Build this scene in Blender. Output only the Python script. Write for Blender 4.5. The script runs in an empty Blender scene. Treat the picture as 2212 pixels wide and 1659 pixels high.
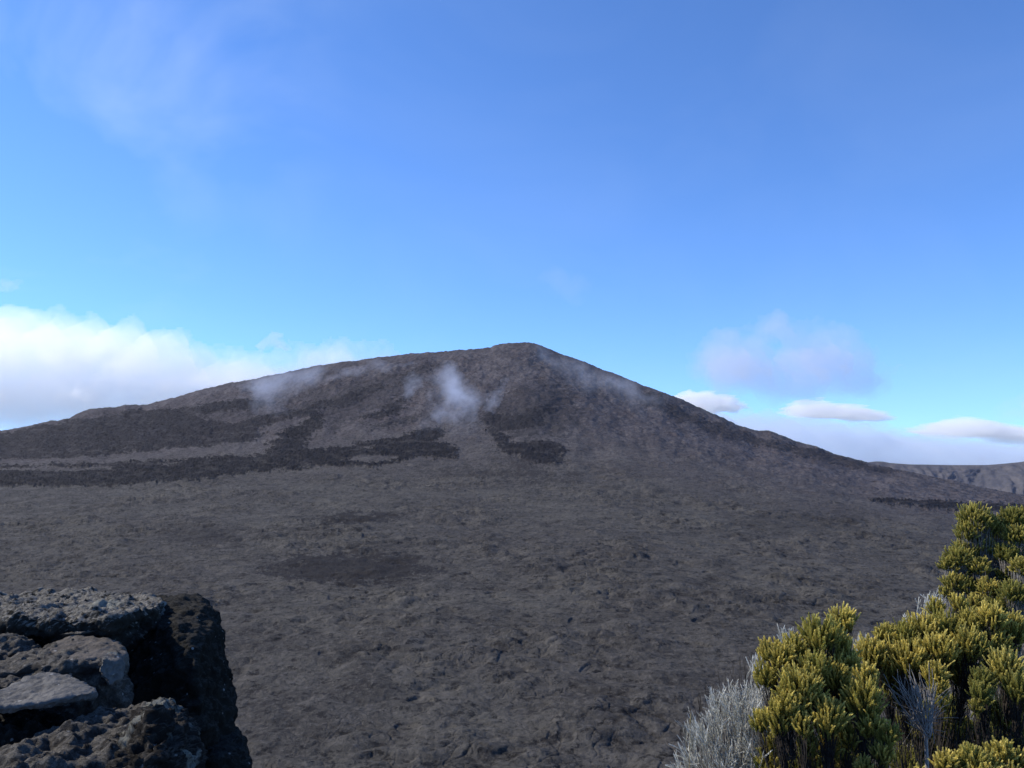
import bpy, bmesh, math
import numpy as np
from mathutils import Vector, Matrix

rng = np.random.default_rng(7)
SC = bpy.context.scene
COL = SC.collection
R = math.radians

# ------------------------------------------------------------------ camera
FPX = 1805.0                 # focal length in pixels of a 2212 x 1659 picture
CX, CY = 1106.0, 829.5
PITCH = R(1.6)
CAM = np.array([0.0, 0.0, 1.65])
cp, sp = math.cos(PITCH), math.sin(PITCH)


def ray(px, py):
    """Direction (x, y, z) with y = 1 of the line of sight through a picture point."""
    a = (np.asarray(px, float) - CX) / FPX
    b = (CY - np.asarray(py, float)) / FPX
    y = cp - b * sp
    z = sp + b * cp
    return a / y, z / y


def P(px, py, d):
    a, b = ray(px, py)
    return np.array([a * d, d, CAM[2] + b * d])


cam_data = bpy.data.cameras.new('camera')
cam = bpy.data.objects.new('camera', cam_data)
COL.objects.link(cam)
cam.location = CAM
cam.rotation_euler = (math.pi / 2 + PITCH, 0, 0)
cam_data.sensor_width = 36
cam_data.lens = 36 * FPX / 2212
cam_data.clip_start = 0.05
cam_data.clip_end = 400000
SC.camera = cam

# ------------------------------------------------------------------ helpers


def mesh_from(name, verts, faces, smooth=True):
    """faces: (n, k) int array, all the same k; or list of such arrays."""
    me = bpy.data.meshes.new(name)
    if not isinstance(faces, list):
        faces = [faces]
    verts = np.ascontiguousarray(verts, dtype=np.float32)
    loops = np.concatenate([f.ravel() for f in faces]).astype(np.int32)
    sizes = np.concatenate([np.full(len(f), f.shape[1]) for f in faces]).astype(np.int32)
    starts = np.concatenate([[0], np.cumsum(sizes)[:-1]]).astype(np.int32)
    me.vertices.add(len(verts))
    me.vertices.foreach_set('co', verts.ravel())
    me.loops.add(len(loops))
    me.loops.foreach_set('vertex_index', loops)
    me.polygons.add(len(sizes))
    me.polygons.foreach_set('loop_start', starts)
    me.polygons.foreach_set('loop_total', sizes)
    me.polygons.foreach_set('use_smooth', np.full(len(sizes), smooth))
    me.update(calc_edges=True)
    return me


def set_col(me, name, arr):
    at = me.color_attributes.new(name, 'FLOAT_COLOR', 'POINT')
    c = np.zeros((len(me.vertices), 4), np.float32)
    c[:, 3] = 1
    c[:, :arr.shape[1]] = arr
    at.data.foreach_set('color', c.ravel())


def link(name, me, mat=None, parent=None, loc=None):
    o = bpy.data.objects.new(name, me)
    COL.objects.link(o)
    if mat is not None:
        me.materials.clear()
        me.materials.append(mat)
    if parent is not None:
        o.parent = parent
    if loc is not None:
        o.location = loc
    return o


def tag(o, label=None, cat=None, group=None, kind=None):
    for k, v in (('label', label), ('category', cat), ('group', group), ('kind', kind)):
        if v:
            o[k] = v
    return o


def empty(name, loc, label, cat, group=None):
    o = bpy.data.objects.new(name, None)
    COL.objects.link(o)
    o.location = loc
    o.empty_display_size = 0.1
    return tag(o, label, cat, group)


def hsh(ix, iy, s=0):
    h = (ix.astype(np.int64) * 374761393 + iy.astype(np.int64) * 668265263 + s * 974711) & 0xffffffff
    h = ((h ^ (h >> 13)) * 1274126177) & 0xffffffff
    h = (h ^ (h >> 16)) & 0xffffff
    return h / float(0xffffff)


def perlin2(x, y, s=0):
    ix, iy = np.floor(x), np.floor(y)
    fx, fy = x - ix, y - iy
    u = fx * fx * fx * (fx * (fx * 6 - 15) + 10)
    v = fy * fy * fy * (fy * (fy * 6 - 15) + 10)
    out = 0
    for dx in (0, 1):
        for dy in (0, 1):
            a = hsh(ix + dx, iy + dy, s) * 2 * math.pi
            g = np.cos(a) * (fx - dx) + np.sin(a) * (fy - dy)
            out = out + g * (u if dx else 1 - u) * (v if dy else 1 - v)
    return out * 1.5


def fbm2(x, y, octv=4, s=0, gain=0.5):
    o, a = 0, 1.0
    for k in range(octv):
        o = o + a * perlin2(x, y, s + k * 17)
        x, y, a = x * 2.03 + 5.1, y * 2.03 - 3.7, a * gain
    return o


def worley2(x, y, s=0):
    ix, iy = np.floor(x), np.floor(y)
    f1 = np.full(x.shape, 9.0)
    f2 = np.full(x.shape, 9.0)
    idr = np.zeros(x.shape)
    ox = np.zeros(x.shape)
    oy = np.zeros(x.shape)
    for dx in (-1, 0, 1):
        for dy in (-1, 0, 1):
            cx, cy = ix + dx, iy + dy
            qx = cx + hsh(cx, cy, s + 1) - x
            qy = cy + hsh(cx, cy, s + 2) - y
            d = np.hypot(qx, qy)
            near = d < f1
            f2 = np.where(near, f1, np.minimum(f2, d))
            idr = np.where(near, hsh(cx, cy, s + 3), idr)
            ox = np.where(near, qx, ox)
            oy = np.where(near, qy, oy)
            f1 = np.where(near, d, f1)
    return f1, f2, idr, ox, oy


def perlin3(p, s=0):
    i = np.floor(p)
    f = p - i
    w = f * f * f * (f * (f * 6 - 15) + 10)
    out = 0
    for dx in (0, 1):
        for dy in (0, 1):
            for dz in (0, 1):
                h = hsh(i[:, 0] + dx + 57 * (i[:, 2] + dz), i[:, 1] + dy + 131 * (i[:, 2] + dz), s)
                h2 = hsh(i[:, 0] + dx + 57 * (i[:, 2] + dz), i[:, 1] + dy + 131 * (i[:, 2] + dz), s + 77)
                zc = h2 * 2 - 1
                r = np.sqrt(np.maximum(0, 1 - zc * zc))
                g = np.cos(h * 6.2832) * r * (f[:, 0] - dx) + np.sin(h * 6.2832) * r * (f[:, 1] - dy) + zc * (f[:, 2] - dz)
                ww = (w[:, 0] if dx else 1 - w[:, 0]) * (w[:, 1] if dy else 1 - w[:, 1]) * (w[:, 2] if dz else 1 - w[:, 2])
                out = out + g * ww
    return out * 1.4


def fbm3(p, octv=4, s=0, gain=0.5):
    o, a = 0, 1.0
    for k in range(octv):
        o = o + a * perlin3(p, s + 13 * k)
        p, a = p * 2.03 + 3.3, a * gain
    return o


def sstep(a, b, x):
    t = np.clip((x - a) / (b - a), 0, 1)
    return t * t * (3 - 2 * t)


# ------------------------------------------------------------------ node materials
class NT:
    def __init__(self, name):
        self.m = bpy.data.materials.new(name)
        self.m.use_nodes = True
        self.t = self.m.node_tree
        self.t.nodes.clear()
        self.out = self.t.nodes.new('ShaderNodeOutputMaterial')

    def n(self, typ, **kw):
        nd = self.t.nodes.new('ShaderNode' + typ)
        for k, v in kw.items():
            if k in nd.inputs.keys():
                nd.inputs[k].default_value = v
            else:
                setattr(nd, k, v)
        return nd

    def l(self, a, b):
        self.t.links.new(a, b)

    def math(self, op, a, b=None, c=None, clamp=False):
        nd = self.n('Math', operation=op, use_clamp=clamp)
        for i, v in enumerate((a, b, c)):
            if v is None:
                continue
            if isinstance(v, (int, float)):
                nd.inputs[i].default_value = v
            else:
                self.l(v, nd.inputs[i])
        return nd.outputs[0]

    def noise(self, co, scale, detail=4, rough=0.55, dist=0.0):
        nd = self.n('TexNoise', Scale=scale, Detail=detail, Roughness=rough, Distortion=dist)
        self.l(co, nd.inputs['Vector'])
        return nd.outputs['Fac']

    def ramp(self, fac, stops):
        nd = self.n('ValToRGB')
        el = nd.color_ramp.elements
        while len(el) < len(stops):
            el.new(0.5)
        for e, (p, c) in zip(el, stops):
            e.position = p
            e.color = (c, c, c, 1) if isinstance(c, (int, float)) else (*c, 1)
        self.l(fac, nd.inputs[0])
        return nd.outputs[0]

    def mix(self, fac, a, b, mode='MIX'):
        nd = self.n('Mix', data_type='RGBA', blend_type=mode)
        for i, v in ((0, fac), (6, a), (7, b)):
            if isinstance(v, (int, float)):
                nd.inputs[i].default_value = v
            elif isinstance(v, tuple):
                nd.inputs[i].default_value = (*v, 1)
            else:
                self.l(v, nd.inputs[i])
        return nd.outputs[2]

    def coords(self, kind='Object', scale=None):
        tc = self.n('TexCoord')
        o = tc.outputs[kind]
        if scale:
            mp = self.n('Mapping')
            mp.inputs['Scale'].default_value = scale
            self.l(o, mp.inputs['Vector'])
            o = mp.outputs[0]
        return o

    def surf(self, color, rough=0.9, bump=None, strength=0.5, dist=0.1, spec=0.25):
        b = self.n('BsdfPrincipled', Roughness=rough)
        b.inputs['Specular IOR Level'].default_value = spec
        if isinstance(color, tuple):
            b.inputs['Base Color'].default_value = (*color, 1)
        else:
            self.l(color, b.inputs['Base Color'])
        if bump is not None:
            bn = self.n('Bump', Strength=strength, Distance=dist)
            self.l(bump, bn.inputs['Height'])
            self.l(bn.outputs[0], b.inputs['Normal'])
        self.l(b.outputs[0], self.out.inputs['Surface'])
        return b


# ------------------------------------------------------------------ world, sun
SUN_EL, SUN_AZ = R(36), R(-77)          # azimuth from +Y (the view) towards +X
w = bpy.data.worlds.new('World')
SC.world = w
w.use_nodes = True
wt = w.node_tree
wt.nodes.clear()
wo = wt.nodes.new('ShaderNodeOutputWorld')
bg = wt.nodes.new('ShaderNodeBackground')
bg.inputs['Strength'].default_value = 0.15
sky = wt.nodes.new('ShaderNodeTexSky')
sky.sky_type = 'NISHITA'
sky.sun_disc = False
sky.sun_elevation = SUN_EL
sky.sun_rotation = SUN_AZ
sky.altitude = 2300
sky.air_density = 1.0
sky.dust_density = 0.2
sky.ozone_density = 2.5
tint = wt.nodes.new('ShaderNodeMix')
tint.data_type = 'RGBA'
tint.blend_type = 'MULTIPLY'
tint.inputs[0].default_value = 1.0
tint.inputs[7].default_value = (0.645, 0.920, 1.30, 1)
# thin high veil of cloud on the left of the sky, by direction
tc = wt.nodes.new('ShaderNodeTexCoord')
mp = wt.nodes.new('ShaderNodeMapping')
mp.inputs['Scale'].default_value = (1.6, 1.6, 2.6)
wt.links.new(tc.outputs['Generated'], mp.inputs['Vector'])
nz = wt.nodes.new('ShaderNodeTexNoise')
nz.inputs['Scale'].default_value = 2.3
nz.inputs['Detail'].default_value = 5
nz.inputs['Roughness'].default_value = 0.52
nz.inputs['Distortion'].default_value = 0.6
wt.links.new(mp.outputs[0], nz.inputs['Vector'])
rp = wt.nodes.new('ShaderNodeValToRGB')
rp.color_ramp.elements[0].position = 0.46
rp.color_ramp.elements[0].color = (0, 0, 0, 1)
rp.color_ramp.elements[1].position = 0.72
rp.color_ramp.elements[1].color = (1, 1, 1, 1)
wt.links.new(nz.outputs['Fac'], rp.inputs[0])
dt = wt.nodes.new('ShaderNodeVectorMath')
dt.operation = 'DOT_PRODUCT'
vdir = Vector((-0.58, 1.0, 0.42)).normalized()
dt.inputs[1].default_value = vdir
wt.links.new(tc.outputs['Generated'], dt.inputs[0])
mr = wt.nodes.new('ShaderNodeMapRange')
mr.inputs['From Min'].default_value = 0.95
mr.inputs['From Max'].default_value = 1.0
mr.inputs['To Min'].default_value = 0.03
mr.inputs['To Max'].default_value = 0.23
wt.links.new(dt.outputs['Value'], mr.inputs['Value'])
ml = wt.nodes.new('ShaderNodeMath')
ml.operation = 'MULTIPLY'
wt.links.new(rp.outputs[0], ml.inputs[0])
wt.links.new(mr.outputs[0], ml.inputs[1])
mx = wt.nodes.new('ShaderNodeMix')
mx.data_type = 'RGBA'
mx.inputs[7].default_value = (4.8, 5.6, 6.8, 1)
wt.links.new(ml.outputs[0], mx.inputs[0])
wt.links.new(sky.outputs[0], tint.inputs[6])
wt.links.new(tint.outputs[2], mx.inputs[6])
lift = wt.nodes.new('ShaderNodeVectorMath')
lift.operation = 'MULTIPLY_ADD'
lift.inputs[1].default_value = (1, 1, 0.95)
lift.inputs[2].default_value = (0, 0, 0.085)
wt.links.new(tc.outputs['Generated'], lift.inputs[0])
wt.links.new(lift.outputs[0], sky.inputs['Vector'])
wt.links.new(mx.outputs[2], bg.inputs['Color'])
wt.links.new(bg.outputs[0], wo.inputs['Surface'])

sd = bpy.data.lights.new('sun', 'SUN')
sd.energy = 4.4
sd.angle = R(0.53)
sd.color = (1.0, 0.93, 0.82)
so = bpy.data.objects.new('sun', sd)
COL.objects.link(so)
sdir = Vector((math.sin(SUN_AZ) * math.cos(SUN_EL), math.cos(SUN_AZ) * math.cos(SUN_EL), math.sin(SUN_EL)))
so.rotation_euler = (-sdir).to_track_quat('-Z', 'Y').to_euler()

SC.view_settings.view_transform = 'Standard'
SC.view_settings.look = 'None'
SC.view_settings.exposure = 0.35
SC.view_settings.gamma = 1.0
SC.cycles.max_bounces = 18
SC.cycles.diffuse_bounces = 3
SC.cycles.glossy_bounces = 2
SC.cycles.transparent_max_bounces = 16
SC.cycles.volume_bounces = 16
SC.cycles.use_denoising = True
SC.cycles.use_adaptive_sampling = False

# ------------------------------------------------------------------ the land
PROFILE = [(-900, 1010), (-500, 992), (-200, 962), (0, 932), (40, 925), (80, 916), (120, 910), (150, 903), (165, 894), (182, 888), (200, 883), (222, 880),
           (240, 880), (256, 878.5), (270, 873.5), (284, 876), (310, 875), (335, 869), (360, 862), (400, 852), (440, 840), (480, 831),
           (520, 823), (550, 818), (600, 808), (640, 800), (690, 790), (720, 786), (760, 780), (800, 774), (850, 768),
           (900, 763), (950, 759.5), (1000, 756), (1040, 753), (1058, 749.5), (1072, 744.5), (1088, 742), (1120, 740.5),
           (1146, 741), (1160, 743.5), (1182, 752), (1210, 763), (1250, 777), (1290, 793), (1330, 808), (1370, 824),
           (1400, 836), (1440, 850), (1475, 863), (1520, 885), (1560, 903), (1600, 920), (1640, 931), (1665, 932),
           (1690, 941), (1720, 955), (1765, 964), (1800, 980), (1850, 994), (1890, 1004), (1940, 1014), (2000, 1027),
           (2040, 1036), (2055, 1038), (2100, 1050), (2160, 1061), (2212, 1070), (2500, 1092), (3000, 1110)]
pr = np.array(PROFILE, float)
pu, pT = ray(pr[:, 0], pr[:, 1])        # u = x / y, T = (z - cam) / y
o_ = np.argsort(pu)
pu, pT = pu[o_], pT[o_]


su = np.linspace(-1.4, 1.4, 1400)
kern = np.exp(-np.linspace(-2.5, 2.5, 81) ** 2)
kern /= kern.sum()
sT = np.interp(su, pu, pT)
sT = np.convolve(np.pad(sT, 40, mode='edge'), kern, 'valid')      # the skyline with its small bumps worn away


def land_base(u, y):
    """Smooth land height over the plane (u = x / y, y): caldera floor, volcano, land falling away behind it.
    Also returns the height angle T."""
    Ts = np.interp(u, pu, pT)
    ridge = np.interp(u, [-0.75, -0.61, -0.3, 0.0, 0.1, 0.3, 0.45, 0.61, 0.8], [3300, 3500, 4000, 4250, 4200, 3600, 3100, 2800, 2600])
    foot = np.interp(u, [-0.75, -0.61, -0.35, -0.1, 0.1, 0.3, 0.61, 0.8], [1750, 1800, 1850, 1750, 1650, 1350, 950, 850])
    k = sstep(0.80, 0.99, y / ridge)
    Ts = np.interp(u, su, sT) * (1 - k) + Ts * k
    zr = CAM[2] + Ts * ridge
    x = u * y
    fl = -165.0 - 0.035 * np.maximum(0, x - 150)
    t = np.clip((y - foot) / (ridge - foot), 0, 1)
    S = 0.35 * t ** 2 + 0.65 * t ** 1.15
    S = np.where(t > 0, S, 0)
    z = fl * (1 - S) + zr * S
    T = (z - CAM[2]) / y
    lim = Ts - 0.010 * (1 - np.clip(y / ridge, 0, 1)) - 0.0
    T = np.where(y < ridge, np.minimum(T, lim + 0.02 * sstep(1000, 600, y)), T)
    z = np.where(y < 700, z, CAM[2] + T * y)
    back = y > ridge
    zb = zr - 0.10 * (y - ridge) - 0.00008 * (y - ridge) ** 2
    z = np.where(back, np.maximum(zb, -720), z)
    return z, (z - CAM[2]) / y, ridge, foot


# older and younger lava, a darker band and blotches: outlines in (u, T) = position on the slope
FLOWS_BAND = [   # dark, fresh flows, and a darker band at the far right
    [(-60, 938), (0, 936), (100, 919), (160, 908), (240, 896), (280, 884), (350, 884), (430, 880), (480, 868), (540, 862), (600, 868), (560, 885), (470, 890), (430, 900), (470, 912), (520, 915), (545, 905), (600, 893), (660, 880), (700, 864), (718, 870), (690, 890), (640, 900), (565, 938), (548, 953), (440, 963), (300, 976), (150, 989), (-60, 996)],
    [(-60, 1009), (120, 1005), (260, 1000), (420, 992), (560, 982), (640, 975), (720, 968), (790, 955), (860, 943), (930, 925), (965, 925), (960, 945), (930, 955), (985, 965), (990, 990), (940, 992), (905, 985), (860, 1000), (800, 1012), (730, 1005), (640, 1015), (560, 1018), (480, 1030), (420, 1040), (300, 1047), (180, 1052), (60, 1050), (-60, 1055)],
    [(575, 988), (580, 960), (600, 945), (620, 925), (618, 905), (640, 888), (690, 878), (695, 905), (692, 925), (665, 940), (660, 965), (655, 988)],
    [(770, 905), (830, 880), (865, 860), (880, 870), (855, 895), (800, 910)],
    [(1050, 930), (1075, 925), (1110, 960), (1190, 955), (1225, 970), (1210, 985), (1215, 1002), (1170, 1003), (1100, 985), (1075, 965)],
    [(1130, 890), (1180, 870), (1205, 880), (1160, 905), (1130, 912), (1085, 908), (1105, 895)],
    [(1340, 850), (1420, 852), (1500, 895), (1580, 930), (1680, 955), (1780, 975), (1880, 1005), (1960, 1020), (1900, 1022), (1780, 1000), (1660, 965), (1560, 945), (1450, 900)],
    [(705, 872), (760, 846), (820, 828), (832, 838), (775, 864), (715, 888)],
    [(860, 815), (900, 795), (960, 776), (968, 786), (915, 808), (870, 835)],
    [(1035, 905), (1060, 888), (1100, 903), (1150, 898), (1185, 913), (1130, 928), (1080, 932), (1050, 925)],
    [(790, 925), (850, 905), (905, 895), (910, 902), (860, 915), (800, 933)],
    [(1870, 1080), (1960, 1078), (2080, 1085), (2230, 1092), (2230, 1108), (2080, 1106), (1980, 1095)],  # darker band across the far right of the floor
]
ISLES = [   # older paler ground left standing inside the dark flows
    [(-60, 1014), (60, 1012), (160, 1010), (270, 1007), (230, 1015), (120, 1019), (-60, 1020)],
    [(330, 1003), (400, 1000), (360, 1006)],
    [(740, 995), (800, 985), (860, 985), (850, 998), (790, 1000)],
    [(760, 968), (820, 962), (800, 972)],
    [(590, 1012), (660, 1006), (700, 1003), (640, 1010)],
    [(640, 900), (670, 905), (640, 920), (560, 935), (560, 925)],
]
PATCHES = [  # soft-edged blotches of darker ground
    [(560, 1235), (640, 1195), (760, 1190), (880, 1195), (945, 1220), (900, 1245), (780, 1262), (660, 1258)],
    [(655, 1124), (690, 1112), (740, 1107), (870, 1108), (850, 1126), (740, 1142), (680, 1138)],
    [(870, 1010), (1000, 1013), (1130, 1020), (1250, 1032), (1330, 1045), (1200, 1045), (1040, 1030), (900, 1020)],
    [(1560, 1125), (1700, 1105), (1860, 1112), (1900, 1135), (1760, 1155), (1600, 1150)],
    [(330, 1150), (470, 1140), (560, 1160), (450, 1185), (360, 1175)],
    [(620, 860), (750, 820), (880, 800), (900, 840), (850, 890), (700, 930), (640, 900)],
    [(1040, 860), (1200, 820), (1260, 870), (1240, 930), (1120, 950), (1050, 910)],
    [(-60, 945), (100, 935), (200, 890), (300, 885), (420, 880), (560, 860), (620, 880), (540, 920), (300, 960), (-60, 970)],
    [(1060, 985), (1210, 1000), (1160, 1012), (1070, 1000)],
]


def sdf_poly(pts, qx, qy):
    n = len(pts)
    d = np.full(qx.shape, 1e9)
    ins = np.zeros(qx.shape, bool)
    for i in range(n):
        x1, y1 = pts[i]
        x2, y2 = pts[(i + 1) % n]
        ex, ey = x2 - x1, y2 - y1
        wx, wy = qx - x1, qy - y1
        t = np.clip((wx * ex + wy * ey) / (ex * ex + ey * ey + 1e-20), 0, 1)
        d = np.minimum(d, (wx - ex * t) ** 2 + (wy - ey * t) ** 2)
        c = ((y1 > qy) != (y2 > qy)) & (qx < ex * (qy - y1) / (ey if abs(ey) > 1e-12 else 1e-12) + x1)
        ins ^= c
    d = np.sqrt(d)
    return np.where(ins, -d, d)


def mask_field(u, T, polys, warp, soft, seed, ysq=0.45, wt_=None):
    """Union of ragged-edged patches; distances in thousandths of a radian."""
    K = 1000.0
    wu = u * K + warp * (1.3 * fbm2(u * 45, T * 160, 3, seed, 0.55) + 1.5 * fbm2(u * 190, T * 620, 5, seed + 2, 0.62))
    wT = (T * K + warp * (0.45 * fbm2(u * 45 + 9, T * 160 + 4, 3, seed + 5, 0.55) + 0.40 * fbm2(u * 190 + 9, T * 620, 5, seed + 7, 0.62))) / ysq
    m = np.zeros(u.shape)
    for k_, pl in enumerate(polys):
        a = np.array(pl, float)
        qu, qT = ray(a[:, 0], a[:, 1])
        pts = list(zip(qu * K, qT * K / ysq))
        us = qu * K
        sel = (wu > us.min() - 20) & (wu < us.max() + 20) & (wT > (qT * K / ysq).min() - 30) & (wT < (qT * K / ysq).max() + 30)
        if not sel.any():
            continue
        d = sdf_poly(pts, wu[sel], wT[sel])
        m[sel] = np.maximum(m[sel], sstep(soft, -soft, d) * (wt_[k_] if wt_ else 1))
    return m


def land_detail(x, y, z0, T0, ridge, foot):
    mt = sstep(0.0, 0.45, (y - foot) / (ridge - foot))       # 0 on the floor, 1 up the slope
    # broad swells
    h = 3.0 * fbm2(x / 260, y / 260, 3, 3)
    rough = sstep(-0.35, 0.45, fbm2(x / 150 + 7, y / 210, 3, 31))
    # tumuli: rounded humps
    q = fbm2(x / 62, y / 48, 3, 11)
    h = h + 3.2 * (1 - mt) * (np.abs(q) * 1.6) * (0.5 + 0.7 * rough)
    # plates of broken crust
    wx = x + 6 * perlin2(x / 23, y / 23, 41)
    wy = y + 6 * perlin2(x / 23 + 50, y / 23, 42)
    f1, f2, idr, ox, oy = worley2(wx / 27, wy / 19, 51)
    edge = f2 - f1
    tilt = (hsh(np.floor(idr * 9999), np.floor(idr * 777), 5) - 0.5) * oy * 4.6 + (idr - 0.5) * ox * 3.0
    dome = np.sqrt(np.maximum(0, 1 - (f1 / 0.8) ** 2))
    pl = (idr - 0.5) * 1.7 + 0.6 * tilt + 1.9 * (dome - 0.5) * (0.4 + idr)
    crack = -1.3 * sstep(0.10, 0.02, edge) * sstep(0.5, 0.7, idr)
    h = h + (pl + crack) * (0.12 + 0.50 * rough) * (1 - 0.65 * mt)
    f1, f2, idr, ox, oy = worley2(wx / 9.5 + 3, wy / 7.5, 61)
    dome = np.sqrt(np.maximum(0, 1 - (f1 / 0.8) ** 2))
    h = h + ((idr - 0.5) * 0.9 + 0.9 * (dome - 0.5) * (0.4 + idr) + (idr - 0.5) * oy * 1.6 - 0.9 * sstep(0.12, 0.03, f2 - f1) * (idr > 0.5)) * (0.12 + 0.50 * rough)
    # dark pits where the crust has fallen in
    pit = fbm2(x / 34 + 90, y / 30, 2, 71)
    h = h - 1.3 * sstep(0.50, 0.66, pit) * (1 - 0.5 * mt)
    rc = np.abs(perlin2(wx / 30, wy / 17, 75)) + 0.10 * sstep(0.0, -0.4, perlin2(x / 70, y / 50, 76))
    far = np.clip(y / 600, 1, 2.5)
    h = h - 0.45 * sstep(0.032 * far, 0.010, rc) * sstep(-0.15, 0.25, perlin2(x / 30, y / 30, 77)) * (1 - 0.7 * mt)
    h = h + 0.34 * fbm2(x / 5.2, y / 5.2, 3, 81, 0.6)
    # the slope: rubbly channels running down it
    u = x / y
    near = np.clip(y / 4200, 0.3, 1)
    h = h + mt * near * (8.5 * fbm2(u * 26, y / 520, 4, 91, 0.5) + 4.5 * fbm2(x / 40, y / 40, 4, 95, 0.65))
    return h


rows_floor = 640
rows_slope = 380
# screen-even spacing of rows on the floor (T) then in distance on the slope and behind it
Tf = np.linspace(-0.52, -0.094, rows_floor)
yf = 166.5 / -Tf
yn = np.linspace(95, yf[0], 40)[:-1]
t_ = np.linspace(0, 1, rows_slope + 1)[1:]
ys = yf[-1] + (4700 - yf[-1]) * (t_ ** 1.0)
yb = np.linspace(4700, 9600, 70)[1:]
YS = np.concatenate([yn, yf, ys, yb])
U = np.concatenate([np.linspace(-1.35, -0.68, 70)[:-1], np.linspace(-0.68, 0.68, 1420), np.linspace(0.68, 1.35, 70)[1:]])
UU, YY = np.meshgrid(U, YS)
z0, T0, ridge, foot = land_base(UU, YY)
XX = UU * YY
det = land_detail(XX, YY, z0, T0, ridge, foot)
flow_band = mask_field(UU, T0, FLOWS_BAND, 5.0, 1.0, 200, wt_=[0.86, 1.0, 1.0, 0.85, 0.95, 0.7, 0.65, 0.7, 0.6, 0.75, 0.6, 0.95])
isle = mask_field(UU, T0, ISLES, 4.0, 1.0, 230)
flow_band = flow_band * (1 - isle)
flow_band = flow_band * (1 - 0.34 * sstep(0.12, 0.45, fbm2(UU * 42 + T0 * 60, T0 * 300, 5, 240, 0.6)))
flow_band = np.where(YY > ridge + 20, 0, flow_band)
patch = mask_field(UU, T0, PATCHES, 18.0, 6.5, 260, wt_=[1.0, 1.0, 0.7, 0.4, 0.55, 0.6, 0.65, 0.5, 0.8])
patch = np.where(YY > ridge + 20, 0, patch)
# fresh flows and the darker band stand a little proud of what they cover and are rough
aa = 2.5 * fbm2(XX / 11, YY / 11, 4, 300, 0.65) + 3.0
fade = 1 - 0.6 * sstep(0.95, 1.0, YY / ridge) * (YY <= ridge)
ZZ = z0 + det * fade + flow_band * aa * 0.8
# keep the skyline: lower relief just under and at the crest
crest = np.exp(-((YY - ridge) / 140) ** 2)
ZZ = ZZ - crest * (det * fade) * 0.45

ZZ = ZZ + crest * (2.6 * fbm2(UU * 130, YY / 60, 4, 333, 0.6) + 1.2 * np.abs(fbm2(UU * 420, YY / 30, 2, 334)))

nr, nc = UU.shape
verts = np.stack([XX, YY, ZZ], -1).reshape(-1, 3)
idx = np.arange(nr * nc).reshape(nr, nc)
quads = np.stack([idx[:-1, :-1], idx[:-1, 1:], idx[1:, 1:], idx[1:, :-1]], -1)
onmount = (YY > foot * 1.02)[:-1, :-1]
slope_t = np.clip((YY - foot) / (ridge - foot), 0, 1)
attr = np.stack([flow_band, patch, slope_t], -1).reshape(-1, 3)

# material of the land
g = NT('lava_ground')
co = g.coords('Object')
va = g.n('Attribute', attribute_name='lava')
sep = g.n('SeparateColor')
g.l(va.outputs['Color'], sep.inputs[0])
n_big = g.noise(co, 0.005, 6, 0.6)
n_80 = g.noise(co, 0.013, 9, 0.66, 0.4)
n_mid = g.noise(co, 0.05, 9, 0.70, 0.3)
n_fin = g.noise(co, 0.24, 8, 0.74)
n_spk = g.noise(co, 0.11, 5, 0.78)
# streaks of scree and old channels running down the slope
stm = g.n('Mapping')
stm.inputs['Scale'].default_value = (1.0, 0.22, 1.0)
g.l(co, stm.inputs['Vector'])
n_str = g.noise(stm.outputs[0], 0.016, 8, 0.68, 0.5)
floor_c = g.mix(g.ramp(n_big, [(0.38, 0), (0.62, 1)]), (0.063, 0.058, 0.051), (0.080, 0.074, 0.062))
floor_c = g.mix(g.math('MULTIPLY', g.ramp(n_80, [(0.44, 0), (0.56, 1)]), 0.55), floor_c, (0.036, 0.033, 0.030))
floor_c = g.mix(g.math('MULTIPLY', g.ramp(n_mid, [(0.52, 0), (0.66, 1)]), 0.6), floor_c, (0.108, 0.100, 0.088))
floor_c = g.mix(g.math('MULTIPLY', g.ramp(n_mid, [(0.37, 1), (0.45, 0)]), 0.75), floor_c, (0.018, 0.016, 0.015))  # larger dark spots: shade of distant cracks painted into the colour
slope_c = g.mix(g.ramp(n_str, [(0.42, 0), (0.60, 1)]), (0.060, 0.053, 0.056), (0.108, 0.096, 0.097))  # paler violet slope rock, with some distance haze put into the colour
slope_c = g.mix(g.math('MULTIPLY', g.ramp(n_80, [(0.52, 0), (0.62, 1)]), 0.45), slope_c, (0.080, 0.057, 0.053))
slope_c = g.mix(g.math('MULTIPLY', g.ramp(n_mid, [(0.40, 1), (0.50, 0)]), 0.6), slope_c, (0.026, 0.022, 0.023))
c = g.mix(g.ramp(sep.outputs[2], [(0.0, 0), (0.5, 1)]), floor_c, slope_c)
c = g.mix(g.math('MULTIPLY', g.ramp(n_fin, [(0.53, 0), (0.66, 1)]), 0.65), c, (0.125, 0.115, 0.102))
c = g.mix(g.math('MULTIPLY', g.ramp(n_fin, [(0.35, 1), (0.46, 0)]), 0.7), c, (0.013, 0.012, 0.011))
c = g.mix(g.math('MULTIPLY', g.ramp(n_spk, [(0.395, 1), (0.445, 0)]), 0.80), c, (0.012, 0.011, 0.0105))  # dark specks: shade in cracks and under lips painted into the colour
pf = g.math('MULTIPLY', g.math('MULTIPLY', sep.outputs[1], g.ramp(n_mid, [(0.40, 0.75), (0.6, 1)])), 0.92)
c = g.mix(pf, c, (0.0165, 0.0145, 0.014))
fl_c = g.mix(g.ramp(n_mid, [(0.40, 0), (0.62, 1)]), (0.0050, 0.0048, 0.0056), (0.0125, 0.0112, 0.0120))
c = g.mix(sep.outputs[0], c, fl_c)
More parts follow.
